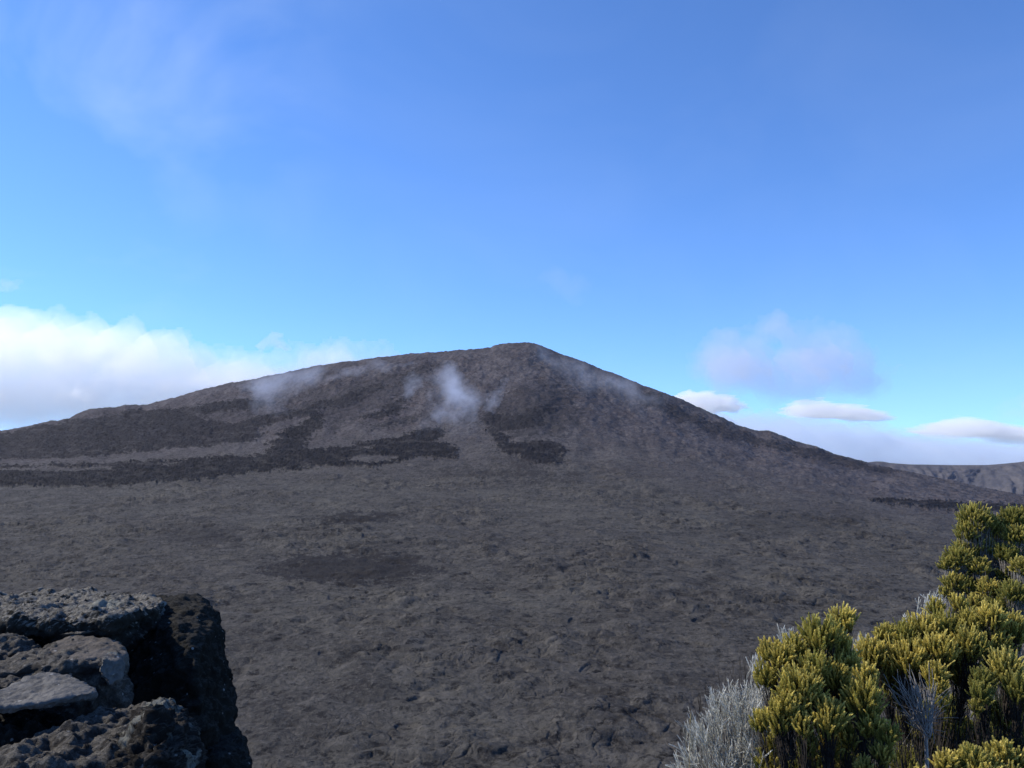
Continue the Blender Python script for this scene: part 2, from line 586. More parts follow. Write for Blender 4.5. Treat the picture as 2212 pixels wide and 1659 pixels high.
g.surf(c, 0.95, g.math('ADD', n_fin, g.math('ADD', g.math('MULTIPLY', n_mid, 2.5), g.math('MULTIPLY', g.noise(co, 0.8, 4, 0.7), 0.4))), 0.95, 1.2, 0.1)
M_LAND = g.m


def sub_mesh(name, keep):
    q = quads[keep]
    used = np.unique(q)
    re = np.full(nr * nc, -1, np.int64)
    re[used] = np.arange(len(used))
    me = mesh_from(name, verts[used], re[q])
    set_col(me, 'lava', attr[used])
    return me


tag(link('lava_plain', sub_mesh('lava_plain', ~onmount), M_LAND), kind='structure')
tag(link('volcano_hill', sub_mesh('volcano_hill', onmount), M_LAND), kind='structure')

# far rampart on the right
RIDGE = [(1500, 1012), (1700, 1006), (1800, 1000), (1870, 999), (1893, 996.5), (1907, 997), (1923, 1000), (1963, 1003), (2057, 1004.5), (2132, 1004.5), (2169, 1001.5),
         (2200, 998.5), (2230, 994), (2400, 985), (2700, 975), (3200, 990)]
ra = np.array(RIDGE)
ru, rT = ray(ra[:, 0], ra[:, 1])
D = 7200.0
ux = np.linspace(ru[0], ru[-1], 520)
vv = np.linspace(0, 1, 90)
UX, VV = np.meshgrid(ux, vv)
top = CAM[2] + np.interp(UX, ru, rT) * D
x = UX * D
gul = fbm2(x / 330 + 3, VV * 0.9 + 3, 4, 500, 0.55)
zz = top * (1 - VV) + VV * -735 + 10 * fbm2(x / 90, VV * 5, 4, 505) * sstep(0, 0.1, VV)
yy = D - 620 * VV ** 0.9 - 90 * gul * sstep(0.0, 0.25, VV) - 45 * np.abs(fbm2(x / 150, VV * 1.3, 3, 511)) * sstep(0.02, 0.4, VV)
xx = x - 260 * VV
bk = np.stack([UX[:1] * D, UX[:1] * 0 + D + 1500, top[:1] * 0 - 760], -1)
vt = np.concatenate([bk, np.stack([xx, yy, zz], -1)], 0)
idr_ = np.arange(vt.shape[0] * vt.shape[1]).reshape(vt.shape[:2])
qd = np.stack([idr_[:-1, :-1], idr_[1:, :-1], idr_[1:, 1:], idr_[:-1, 1:]], -1).reshape(-1, 4)
g = NT('rampart_rock_hazed')
co = g.coords('Object')
n1 = g.noise(co, 0.004, 5, 0.6)
n2 = g.noise(co, 0.03, 5, 0.65)
c = g.mix(g.ramp(n1, [(0.4, 0), (0.62, 1)]), (0.085, 0.084, 0.095), (0.130, 0.120, 0.122))  # raised blue-grey tone: distance haze put into the rock colour
c = g.mix(g.ramp(n2, [(0.3, 0.6), (0.6, 0)]), c, (0.045, 0.045, 0.04))
g.surf(c, 0.95, n2, 0.6, 12.0, 0.1)
tag(link('rampart_hill', mesh_from('rampart_hill', vt.reshape(-1, 3), qd), g.m), kind='structure')

# the rim the photographer stands on: ledge, then cliff down to the floor
nr_, na_ = 120, 240
rad = np.concatenate([np.linspace(0.3, 9, 70), 9 + (130 - 9) * np.linspace(0, 1, 51)[1:] ** 1.5])
an = np.linspace(-math.pi, math.pi, na_)
AN, RD = np.meshgrid(an, rad)
rx, ry = RD * np.sin(AN), RD * np.cos(AN)
front = sstep(2.2, 1.3, np.abs(AN))
lip = np.interp(np.abs(AN), [0, 0.25, 0.45, 0.9, 1.6, 2.4, 3.2], [3.0, 3.2, 4.6, 5.5, 9, 60, 140])
lz = -0.12 + 0.08 * fbm2(rx / 0.9, ry / 0.9, 4, 600) + 0.02 * fbm2(rx / 0.12, ry / 0.12, 3, 610)
lz = lz - 0.42 * np.maximum(0, ry - 1.2) * sstep(1.5, 0.8, np.abs(AN))
drop = np.clip((RD - lip) / 60, 0, 1)
lz = lz - 168 * drop ** 0.75 - 3.0 * np.abs(fbm2(rx / 9, ry / 9, 4, 620)) * sstep(0, 0.1, drop)
lz = lz - 3.0 * sstep(60, 130, RD) * front
vt = np.stack([rx, ry, lz], -1)
idx2 = np.arange(vt.shape[0] * vt.shape[1]).reshape(vt.shape[:2])
qd = np.stack([idx2[:-1, :-1], idx2[1:, :-1], idx2[1:, 1:], idx2[:-1, 1:]], -1).reshape(-1, 4)
g = NT('rim_earth')
co = g.coords('Object')
n1 = g.noise(co, 1.5, 6, 0.65)
n2 = g.noise(co, 18.0, 6, 0.7)
c = g.mix(g.ramp(n1, [(0.35, 0), (0.65, 1)]), (0.045, 0.038, 0.030), (0.085, 0.072, 0.058))
c = g.mix(g.ramp(n2, [(0.5, 0), (0.75, 0.7)]), c, (0.14, 0.13, 0.11))
g.surf(c, 0.95, n2, 0.8, 0.03, 0.1)
M_RIM = g.m
tag(link('cliff_edge_ground', mesh_from('cliff_edge_ground', vt.reshape(-1, 3), qd), M_RIM), kind='structure')



# ------------------------------------------------------------------ the stones of the low wall on the left
def ledge_z(x, y):
    return -0.12 - 0.42 * max(0.0, y - 1.2)


def stone_mat(name, dark, mid, pale, pale_amt, lichen_amt, bump=1.0, scale=1.0, crust=None):
    g = NT(name)
    co = g.coords('Object')
    n1 = g.noise(co, 5.0 * scale, 6, 0.62)
    n2 = g.noise(co, 26.0 * scale, 6, 0.7, 0.4)
    n3 = g.noise(co, 80.0 * scale, 7, 0.78)
    c = g.mix(g.ramp(n1, [(0.36, 0), (0.64, 1)]), dark, mid)
    c = g.mix(g.math('MULTIPLY', g.ramp(n2, [(0.44, 0), (0.62, 1)]), pale_amt), c, pale)
    if crust:  # paler up-facing faces: crust, with the sunlit top put into its colour
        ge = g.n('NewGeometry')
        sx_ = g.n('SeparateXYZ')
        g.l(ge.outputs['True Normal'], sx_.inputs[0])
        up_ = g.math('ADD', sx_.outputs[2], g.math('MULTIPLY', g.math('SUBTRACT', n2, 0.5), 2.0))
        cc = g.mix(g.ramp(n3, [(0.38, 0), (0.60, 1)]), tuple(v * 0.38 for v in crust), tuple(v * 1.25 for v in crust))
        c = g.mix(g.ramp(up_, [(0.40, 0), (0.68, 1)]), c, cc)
    # crusts of grey-green lichen and small white spots
    vo = g.n('TexVoronoi', Scale=9.0 * scale, Randomness=1.0)
    dn = g.n('Mix', data_type='VECTOR')
    dn.inputs[0].default_value = 0.10
    cn = g.n('TexNoise', Scale=14.0 * scale, Detail=4.0)
    g.l(co, cn.inputs['Vector'])
    g.l(co, dn.inputs[4])
    g.l(cn.outputs['Color'], dn.inputs[5])
    g.l(dn.outputs[1], vo.inputs['Vector'])
    pick = g.n('SeparateColor')
    g.l(vo.outputs['Color'], pick.inputs[0])
    spot = g.math('MULTIPLY', g.ramp(vo.outputs['Distance'], [(0.36, 1), (0.48, 0)]), g.math('GREATER_THAN', pick.outputs[0], 1 - lichen_amt))
    spot = g.math('MULTIPLY', spot, g.ramp(n3, [(0.36, 0.3), (0.50, 1)]))
    c = g.mix(spot, c, (0.30, 0.30, 0.26))
    vs = g.n('TexVoronoi', Scale=46.0 * scale, Randomness=1.0)
    g.l(co, vs.inputs['Vector'])
    p2 = g.n('SeparateColor')
    g.l(vs.outputs['Color'], p2.inputs[0])
    dots = g.math('MULTIPLY', g.ramp(vs.outputs['Distance'], [(0.16, 1), (0.26, 0)]), g.math('GREATER_THAN', p2.outputs[1], 0.90))
    c = g.mix(g.math('MULTIPLY', dots, 0.75), c, (0.42, 0.41, 0.38))
    c = g.mix(g.ramp(n3, [(0.32, 0.5), (0.42, 0)]), c, (0.012, 0.011, 0.010))
    b = g.math('ADD', g.math('MULTIPLY', n2, 1.0), g.math('MULTIPLY', n3, 0.45))
    g.surf(c, 0.92, b, 1.0 * bump, 0.035, 0.08)
    return g.m


def stone(name, pts, label, mat, vox=0.011, disp=0.03, freq=4.0, seed=0, smooth=6, group='stones of the low wall', loc=None, fine=0.006, strata=None):
    """Rounded stone: hull of the given points, worn smooth, then roughened."""
    pts = np.array(pts, float)
    c = pts.mean(0)
    bm = bmesh.new()
    for p in pts - c:
        bm.verts.new(p)
    r = bmesh.ops.convex_hull(bm, input=bm.verts)
    junk = {e for e in r['geom_interior'] + r['geom_unused'] if isinstance(e, bmesh.types.BMVert)}
    bmesh.ops.delete(bm, geom=list(junk), context='VERTS')
    bmesh.ops.recalc_face_normals(bm, faces=bm.faces)
    me = bpy.data.meshes.new('rough_hull')
    bm.to_mesh(me)
    bm.free()
    o = bpy.data.objects.new('rough_hull', me)
    COL.objects.link(o)
    m = o.modifiers.new('r', 'REMESH')
    m.mode = 'VOXEL'
    m.voxel_size = vox * 0.72
    m2 = o.modifiers.new('s', 'SMOOTH')
    m2.iterations = smooth
    m2.factor = 0.6
    dg = bpy.context.evaluated_depsgraph_get()
    me2 = bpy.data.meshes.new_from_object(o.evaluated_get(dg))
    bpy.data.objects.remove(o)
    bpy.data.meshes.remove(me)
    n = len(me2.vertices)
    co = np.empty(n * 3, np.float32)
    me2.vertices.foreach_get('co', co)
    co = co.reshape(-1, 3).astype(float)
    nm = np.empty(n * 3, np.float32)
    me2.vertices.foreach_get('normal', nm)
    nm = nm.reshape(-1, 3).astype(float)
    d = disp * fbm3(co * freq, 4, seed, 0.55)
    d += -disp * 0.9 * np.abs(fbm3(co * freq * 2.3 + 9, 3, seed + 40, 0.6)) + 0.35 * disp
    d += fine * fbm3(co * 32, 3, seed + 80, 0.65) + 0.5 * fine * fbm3(co * 85, 2, seed + 90, 0.6)
    if strata:
        q = co @ np.array(strata[:3])
        d += strata[3] * (np.abs(((q * strata[4] + 0.6 * fbm3(co * 5, 2, seed + 3)) % 1.0) - 0.5) - 0.25)
    co = co + nm * d[:, None]
    me2.vertices.foreach_set('co', co.astype(np.float32).ravel())
    me2.polygons.foreach_set('use_smooth', np.ones(len(me2.polygons), bool))
    me2.update()
    me2.name = name
    ob = link(name, me2, mat, loc=tuple(c))
    tag(ob, label, 'stone', group)
    return ob


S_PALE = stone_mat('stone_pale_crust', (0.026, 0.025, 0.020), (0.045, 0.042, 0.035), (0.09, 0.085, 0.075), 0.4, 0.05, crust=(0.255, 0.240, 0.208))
S_DARK = stone_mat('stone_dark_basalt', (0.014, 0.013, 0.010), (0.026, 0.024, 0.019), (0.05, 0.047, 0.04), 0.35, 0.0, crust=(0.05, 0.047, 0.04))  # dark basalt, deepened to put the black of shaded faces into the colour
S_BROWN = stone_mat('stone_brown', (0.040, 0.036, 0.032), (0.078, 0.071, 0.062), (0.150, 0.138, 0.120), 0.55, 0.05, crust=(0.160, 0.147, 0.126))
S_DOME = stone_mat('stone_smooth_brown', (0.085, 0.074, 0.062), (0.130, 0.114, 0.097), (0.200, 0.180, 0.155), 0.45, 0.0, 0.55)  # paler brown: the boulder's lit top put into the colour
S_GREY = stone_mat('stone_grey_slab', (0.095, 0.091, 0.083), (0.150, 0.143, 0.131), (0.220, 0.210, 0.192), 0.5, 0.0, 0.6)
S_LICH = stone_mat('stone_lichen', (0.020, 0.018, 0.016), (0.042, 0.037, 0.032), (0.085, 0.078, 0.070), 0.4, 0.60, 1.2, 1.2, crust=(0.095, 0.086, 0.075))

gl = ledge_z(0, 3.3)


def bk(p, dy, dz=0.0, dx=0.0):
    # a point pushed away from the viewer and down
    k = 1 + dy / p[1]
    return np.array([p[0] * k + dx, p[1] + dy, p[2] + dz])


def grow(front, back_d, drop=None):
    """front: (px, py, depth) outline points; adds the same outline pushed back by back_d metres."""
    out = []
    for px, py, d in front:
        out.append(P(px, py, d))
        q = P(px, py, d)
        out.append(q + np.array([q[0] / q[1] * back_d, back_d, 0]))
    return out


# big block whose right side makes the dark edge of the pile
b = [P(305, 1345, 3.22), P(345, 1300, 3.42), P(410, 1296, 3.42), P(455, 1302, 3.40), P(482, 1334, 3.36), P(486, 1405, 3.30), P(492, 1490, 3.25),
     P(503, 1545, 3.2), P(265, 1400, 3.12), P(240, 1560, 2.98), P(385, 1350, 3.08), P(420, 1420, 2.95), P(440, 1560, 2.93), P(340, 1660, 2.92), P(500, 1660, 3.1)]
b += [bk(p, 0.55, -0.12, -0.10) for p in b[1:8]]
b += [np.array([-1.12, 2.95, gl]), np.array([-1.10, 3.2, gl]), np.array([-1.30, 3.7, gl]), np.array([-1.75, 3.6, gl]), np.array([-1.5, 2.95, gl])]
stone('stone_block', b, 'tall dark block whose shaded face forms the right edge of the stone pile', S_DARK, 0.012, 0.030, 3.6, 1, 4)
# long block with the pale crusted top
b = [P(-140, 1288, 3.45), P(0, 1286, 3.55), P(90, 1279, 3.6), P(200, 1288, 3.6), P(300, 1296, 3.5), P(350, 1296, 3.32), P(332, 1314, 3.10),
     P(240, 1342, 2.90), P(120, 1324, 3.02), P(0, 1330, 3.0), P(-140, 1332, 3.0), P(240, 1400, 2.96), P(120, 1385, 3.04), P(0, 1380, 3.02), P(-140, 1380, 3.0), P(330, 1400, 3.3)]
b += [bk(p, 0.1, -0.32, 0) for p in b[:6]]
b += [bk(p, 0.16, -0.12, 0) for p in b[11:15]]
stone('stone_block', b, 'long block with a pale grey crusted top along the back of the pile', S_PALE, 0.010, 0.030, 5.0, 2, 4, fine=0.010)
# rounded boulder, its lit top set on as a paler cap
b = [P(60, 1428, 2.72), P(110, 1386, 2.86), P(165, 1371, 2.92), P(230, 1379, 2.92), P(262, 1398, 2.86), P(268, 1425, 2.78), P(262, 1470, 2.72), P(240, 1438, 2.66),
     P(150, 1428, 2.62), P(70, 1440, 2.62), P(0, 1450, 2.62), P(-60, 1470, 2.60), P(270, 1520, 2.72), P(150, 1560, 2.6), P(0, 1560, 2.56), P(285, 1600, 2.75)]
b += [bk(p, 0.28, -0.2, 0.0) for p in b[:6]]
stone('boulder', b, 'rough dark brown boulder carrying its paler lit top as a domed stone', S_BROWN, 0.010, 0.030, 4.5, 3, 3, strata=(0.1, -0.3, 1.0, 0.02, 14))
b = [P(70, 1428, 2.74), P(112, 1388, 2.86), P(165, 1370, 2.93), P(230, 1377, 2.93), P(262, 1394, 2.88), P(276, 1412, 2.80), P(255, 1432, 2.70), P(200, 1424, 2.66), P(130, 1432, 2.63), P(85, 1442, 2.64)]  # the boulder's lit top, made as a separate paler stone
b += [bk(p, 0.02, -0.05) for p in b]
stone('boulder', b, 'smooth domed lit top of the brown boulder, made as a paler cap stone under the long crusted block', S_DOME, 0.007, 0.010, 4.0, 21, 5, fine=0.004)
# grey leaf-like shard standing on its edge
b = [P(222, 1422, 2.62), P(262, 1432, 2.66), P(258, 1468, 2.64), P(236, 1482, 2.61), P(214, 1450, 2.60)]
b += [bk(p, 0.05, -0.01, 0.005) for p in b]
stone('stone_shard', b, 'small grey lichened shard standing at the right end of the domed stone', S_GREY, 0.006, 0.012, 9, 4, 3, fine=0.004)
# flat pale slab
b = [P(-40, 1505, 2.32), P(0, 1491, 2.42), P(55, 1468, 2.50), P(105, 1456, 2.55), P(150, 1461, 2.53), P(156, 1476, 2.46), P(186, 1484, 2.42), P(212, 1493, 2.40),
     P(186, 1498, 2.36), P(138, 1500, 2.33), P(95, 1517, 2.27), P(40, 1524, 2.25), P(-40, 1530, 2.24)]
b += [bk(p, 0.012, -0.022, -0.01) for p in b]
stone('stone_slab', b, 'flat pale grey slab jutting out over a black gap on the left', S_GREY, 0.006, 0.010, 7, 5, 3, fine=0.003)
# brown stone between slab and crusted block
b = [P(-60, 1420, 2.72), P(20, 1422, 2.75), P(90, 1432, 2.70), P(110, 1450, 2.62), P(60, 1470, 2.55), P(-60, 1490, 2.5), P(100, 1500, 2.6), P(-60, 1540, 2.5)]
b += [bk(p, 0.2, -0.12, 0.0) for p in b]
stone('stone_block', b, 'low brown earthy stone just above the flat pale slab', S_BROWN, 0.009, 0.028, 7, 6, 3)
# small angular stone at the picture edge
b = [P(-60, 1378, 2.85), P(5, 1392, 2.82), P(22, 1378, 2.86), P(55, 1374, 2.90), P(84, 1394, 2.86), P(60, 1408, 2.80), P(10, 1418, 2.78), P(-60, 1430, 2.76), P(80, 1425, 2.82), P(0, 1450, 2.8)]
b += [bk(p, 0.14, -0.06, 0.0) for p in b]
stone('stone_block', b, 'small angular grey stone wedged under the left end of the crusted block', S_BROWN, 0.008, 0.018, 8, 7, 2)
# thin shard
b = [P(150, 1366, 2.93), P(190, 1360, 2.96), P(228, 1352, 3.0), P(222, 1360, 2.95), P(175, 1368, 2.9), P(130, 1369, 2.9)]
b += [bk(p, 0.02, -0.018, 0.0) for p in b]
stone('stone_shard', b, 'thin pointed flake lying just above the smooth domed stone', S_BROWN, 0.005, 0.006, 9, 8, 1, fine=0.003)
# lower stones
b = [P(-60, 1540, 2.35), P(30, 1532, 2.4), P(110, 1530, 2.42), P(160, 1545, 2.45), P(140, 1580, 2.35), P(40, 1600, 2.28), P(-60, 1620, 2.22), P(150, 1640, 2.4), P(-60, 1700, 2.25)]
b += [bk(p, 0.22, -0.25, 0.0) for p in b]
stone('stone_block', b, 'dark knobbly stone in the shade under the flat pale slab', S_DARK, 0.009, 0.035, 8, 9, 2, fine=0.010)
b = [P(-50, 1690, 1.95), P(30, 1612, 2.14), P(75, 1582, 2.24), P(130, 1558, 2.32), P(185, 1538, 2.38), P(240, 1521, 2.44), P(290, 1513, 2.48), P(330, 1518, 2.46),
     P(350, 1570, 2.36), P(300, 1620, 2.2), P(200, 1660, 2.08), P(90, 1720, 1.98), P(300, 1760, 2.15), P(-50, 1780, 1.95), P(340, 1700, 2.3)]
b += [bk(p, 0.2, -0.5, 0.0) for p in b[:8]]
b += [np.array([-1.25, 2.05, ledge_z(0, 2.0)]), np.array([-0.85, 2.05, ledge_z(0, 2.0)]), np.array([-0.9, 2.6, ledge_z(0, 2.6)]), np.array([-1.3, 2.6, ledge_z(0, 2.6)])]
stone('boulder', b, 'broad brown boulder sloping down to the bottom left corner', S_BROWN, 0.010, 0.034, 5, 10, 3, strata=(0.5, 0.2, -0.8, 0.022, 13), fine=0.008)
b = [P(225, 1690, 2.0), P(262, 1600, 2.14), P(300, 1548, 2.24), P(335, 1513, 2.32), P(352, 1510, 2.34), P(380, 1524, 2.32), P(398, 1560, 2.26), P(408, 1620, 2.18), P(412, 1700, 2.1),
     P(330, 1560, 2.12), P(350, 1620, 2.05), P(280, 1660, 2.02), P(330, 1760, 2.0), P(420, 1780, 2.15)]
b += [bk(p, 0.25, -0.2, 0.0) for p in b[2:8]]
b += [np.array([-0.98, 1.98, ledge_z(0, 1.98)]), np.array([-0.72, 2.0, ledge_z(0, 2.0)]), np.array([-0.75, 2.4, ledge_z(0, 2.4)]), np.array([-1.0, 2.4, ledge_z(0, 2.4)])]
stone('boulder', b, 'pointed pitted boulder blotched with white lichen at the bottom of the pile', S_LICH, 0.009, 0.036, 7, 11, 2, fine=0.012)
b = [P(440, 1600, 3.0), P(488, 1578, 3.12), P(512, 1588, 3.1), P(530, 1612, 3.05), P(531, 1660, 3.0), P(525, 1760, 2.95), P(440, 1700, 2.9), P(470, 1640, 2.9)]
b += [bk(p, 0.3, -0.1, 0.0) for p in b]
b += [np.array([-1.1, 3.0, ledge_z(0, 3.0)]), np.array([-1.0, 3.0, ledge_z(0, 3.0)]), np.array([-1.12, 3.4, ledge_z(0, 3.4)])]
stone('stone_block', b, 'squat black stone at the foot of the tall dark block', S_DARK, 0.009, 0.02, 6, 12, 4)
b = [P(-70, 1276, 3.8), P(-10, 1279, 3.8), P(12, 1286, 3.78), P(10, 1300, 3.75), P(-70, 1300, 3.7), P(-30, 1272, 3.85)]
b += [bk(p, 0.15, -0.10, 0.0) for p in b]
b += [np.array([-2.35, 3.8, ledge_z(0, 3.8)]), np.array([-2.15, 3.8, ledge_z(0, 3.8)]), np.array([-2.3, 4.1, ledge_z(0, 4.1)])]
stone('stone_block', b, 'black stone barely showing behind the crusted block at the picture edge', S_DARK, 0.010, 0.015, 8, 13, 3)


# ------------------------------------------------------------------ heath plants on the right
def norm(v):
    return v / np.maximum(np.linalg.norm(v, axis=-1, keepdims=True), 1e-9)


def sprig_template(rows, per, leaf_w, tipw=0.25, open_=0.5):
    """Leafy shoot along +Z, length 1, radius about 1 (scaled apart): small leaves in whorls."""
    V, F, A = [], [], []
    for k in range(rows):
        t = (k + 0.2) / rows
        rad = (0.65 + 0.5 * math.sin(math.pi * min(1, t * 1.05 + 0.12))) * (1 if k < rows - 1 else 0.8)
        for j in range(per):
            a = 2 * math.pi * (j + 0.5 * (k % 2)) / per + rng.normal(0, 0.12)
            rj = rad * (1 + rng.normal(0, 0.15))
            tj = 1.55 / rows * (1 + rng.normal(0, 0.15))
            ca, sa = math.cos(a), math.sin(a)
            base = len(V)
            for (r_, w_, z_) in ((0.18, -leaf_w * 0.6, t), (0.18, leaf_w * 0.6, t), (rj * 0.8, leaf_w, t + tj * 0.6), (rj * open_ + 0.35, leaf_w * tipw, t + tj),
                                 (rj * open_ + 0.35, -leaf_w * tipw, t + tj), (rj * 0.8, -leaf_w, t + tj * 0.6)):
                V.append((ca * r_ - sa * w_, sa * r_ + ca * w_, z_))
                A.append(min(1.0, t + 0.10 * (z_ - t) * rows / 2))
            F.append((base, base + 1, base + 2, base + 5))
            F.append((base + 5, base + 2, base + 3, base + 4))
    return np.array(V), np.array(F), np.array(A)


TPL_GREEN = [sprig_template(8, 5, 0.42) for _ in range(3)]
TPL_SILVER = [sprig_template(9, 3, 0.34, 0.3, 0.8) for _ in range(3)]


def frames(ax):
    ax = norm(ax)
    ref = np.where(np.abs(ax[:, 2:3]) > 0.9, np.array([[1.0, 0, 0]]), np.array([[0, 0, 1.0]]))
    sx = norm(np.cross(ref, ax))
    sy = np.cross(ax, sx)
    return sx, sy, ax


def sprigs_mesh(name, base, axis, length, radius, rnd, tpls):
    """All leafy shoots of one plant as one mesh; colour attribute = (place along shoot, tint, tint2)."""
    VV, FF, AA = [], [], []
    off = 0
    which = rng.integers(0, len(tpls), len(base))
    for w_ in range(len(tpls)):
        sel = which == w_
        if not sel.any():
            continue
        V, F, A = tpls[w_]
        b, a, L, r_ = base[sel], axis[sel], length[sel], radius[sel]
        sx, sy, sz = frames(a)
        spin = rng.uniform(0, 6.28, len(b))[:, None]
        sx, sy = sx * np.cos(spin) + sy * np.sin(spin), -sx * np.sin(spin) + sy * np.cos(spin)
        bend = rng.normal(0, 0.10, (len(b), 1, 2))
        vx = V[None, :, 0] * r_[:, None] + bend[..., 0] * L[:, None] * V[None, :, 2] ** 2
        vy = V[None, :, 1] * r_[:, None] + bend[..., 1] * L[:, None] * V[None, :, 2] ** 2
        vz = V[None, :, 2] * L[:, None]
        pts = b[:, None] + sx[:, None] * vx[..., None] + sy[:, None] * vy[..., None] + sz[:, None] * vz[..., None]
        n_ = len(b)
        VV.append(pts.reshape(-1, 3))
        FF.append((F[None] + (np.arange(n_) * len(V))[:, None, None] + off).reshape(-1, 4))
        at = np.empty((n_, len(V), 3))
        at[..., 0] = A[None]
        at[..., 1] = rnd[sel][:, None, 0]
        at[..., 2] = rnd[sel][:, None, 1]
        AA.append(at.reshape(-1, 3))
        off += n_ * len(V)
    me = mesh_from(name, np.concatenate(VV), np.concatenate(FF), smooth=False)
    set_col(me, 'shoot', np.concatenate(AA))
    return me


def tubes_mesh(name, lines, radii, sides=4):
    """lines: (n, k, 3); radii: (n, k)."""
    n_, k, _ = lines.shape
    tan = np.gradient(lines, axis=1)
    sx, sy, _ = frames(tan.reshape(-1, 3))
    sx, sy = sx.reshape(n_, k, 3), sy.reshape(n_, k, 3)
    a = np.arange(sides) * 2 * math.pi / sides
    ring = lines[:, :, None] + radii[..., None, None] * (sx[:, :, None] * np.cos(a)[None, None, :, None] + sy[:, :, None] * np.sin(a)[None, None, :, None])
    V = ring.reshape(-1, 3)
    i = np.arange(n_ * k * sides).reshape(n_, k, sides)
    q = np.stack([i[:, :-1], np.roll(i, -1, 2)[:, :-1], np.roll(i, -1, 2)[:, 1:], i[:, 1:]], -1).reshape(-1, 4)
    return V, q


def curve_lines(p0, p1, sag, k=6, wob=0.04):
    """Curved twigs from p0 to p1 (n, 3); sag bends them upward near the end."""
    t = np.linspace(0, 1, k)[None, :, None]
    L = np.linalg.norm(p1 - p0, axis=1)[:, None, None]
    mid = 0.5 * (p0 + p1) + np.stack([np.zeros(len(p0)), np.zeros(len(p0)), -np.full(len(p0), sag)], -1) * L[:, 0] + rng.normal(0, wob, p0.shape) * L[:, 0]
    return (1 - t) ** 2 * p0[:, None] + 2 * t * (1 - t) * mid[:, None] + t ** 2 * p1[:, None]


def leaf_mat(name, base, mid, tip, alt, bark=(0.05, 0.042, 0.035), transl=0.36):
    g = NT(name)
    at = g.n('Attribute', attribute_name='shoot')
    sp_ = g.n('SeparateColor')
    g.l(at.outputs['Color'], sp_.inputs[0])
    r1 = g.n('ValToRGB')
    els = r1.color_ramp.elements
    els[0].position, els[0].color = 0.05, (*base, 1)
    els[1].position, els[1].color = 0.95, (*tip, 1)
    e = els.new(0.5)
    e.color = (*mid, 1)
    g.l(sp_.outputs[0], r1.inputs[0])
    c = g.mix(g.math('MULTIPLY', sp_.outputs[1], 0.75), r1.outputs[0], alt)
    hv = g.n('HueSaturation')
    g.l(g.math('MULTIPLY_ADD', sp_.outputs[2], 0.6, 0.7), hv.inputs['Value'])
    g.l(c, hv.inputs['Color'])
    d = g.n('BsdfPrincipled', Roughness=0.6)
    d.inputs['Specular IOR Level'].default_value = 0.25
    g.l(hv.outputs[0], d.inputs['Base Color'])
    tr = g.n('BsdfTranslucent')
    g.l(hv.outputs[0], tr.inputs['Color'])
    mxs = g.n('MixShader')
    mxs.inputs[0].default_value = transl
    g.l(d.outputs[0], mxs.inputs[1])
    g.l(tr.outputs[0], mxs.inputs[2])
    g.l(mxs.outputs[0], g.out.inputs['Surface'])
    return g.m


def bark_mat(name, a, b):
    g = NT(name)
    co = g.coords('Object')
    n1 = g.noise(co, 30, 4, 0.6)
    g.surf(g.mix(g.ramp(n1, [(0.35, 0), (0.65, 1)]), a, b), 0.9, None, spec=0.15)
    return g.m


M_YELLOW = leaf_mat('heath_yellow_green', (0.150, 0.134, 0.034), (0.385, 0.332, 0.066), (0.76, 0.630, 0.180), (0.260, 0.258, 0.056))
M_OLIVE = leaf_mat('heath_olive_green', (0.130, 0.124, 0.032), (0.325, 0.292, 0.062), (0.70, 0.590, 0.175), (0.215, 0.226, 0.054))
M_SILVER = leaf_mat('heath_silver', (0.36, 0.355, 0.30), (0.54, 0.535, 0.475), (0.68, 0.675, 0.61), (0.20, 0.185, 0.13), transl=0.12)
M_BARK = bark_mat('heath_bark_dark', (0.030, 0.026, 0.022), (0.065, 0.055, 0.046))
M_GREYBARK = bark_mat('heath_bark_grey', (0.10, 0.092, 0.085), (0.20, 0.185, 0.17))
M_PALEBARK = bark_mat('heath_bark_pale', (0.20, 0.185, 0.165), (0.34, 0.315, 0.28))  # grey bark made paler: sunlight on the stems put into the colour
M_STRAW = bark_mat('dry_straw', (0.24, 0.19, 0.09), (0.34, 0.28, 0.14))


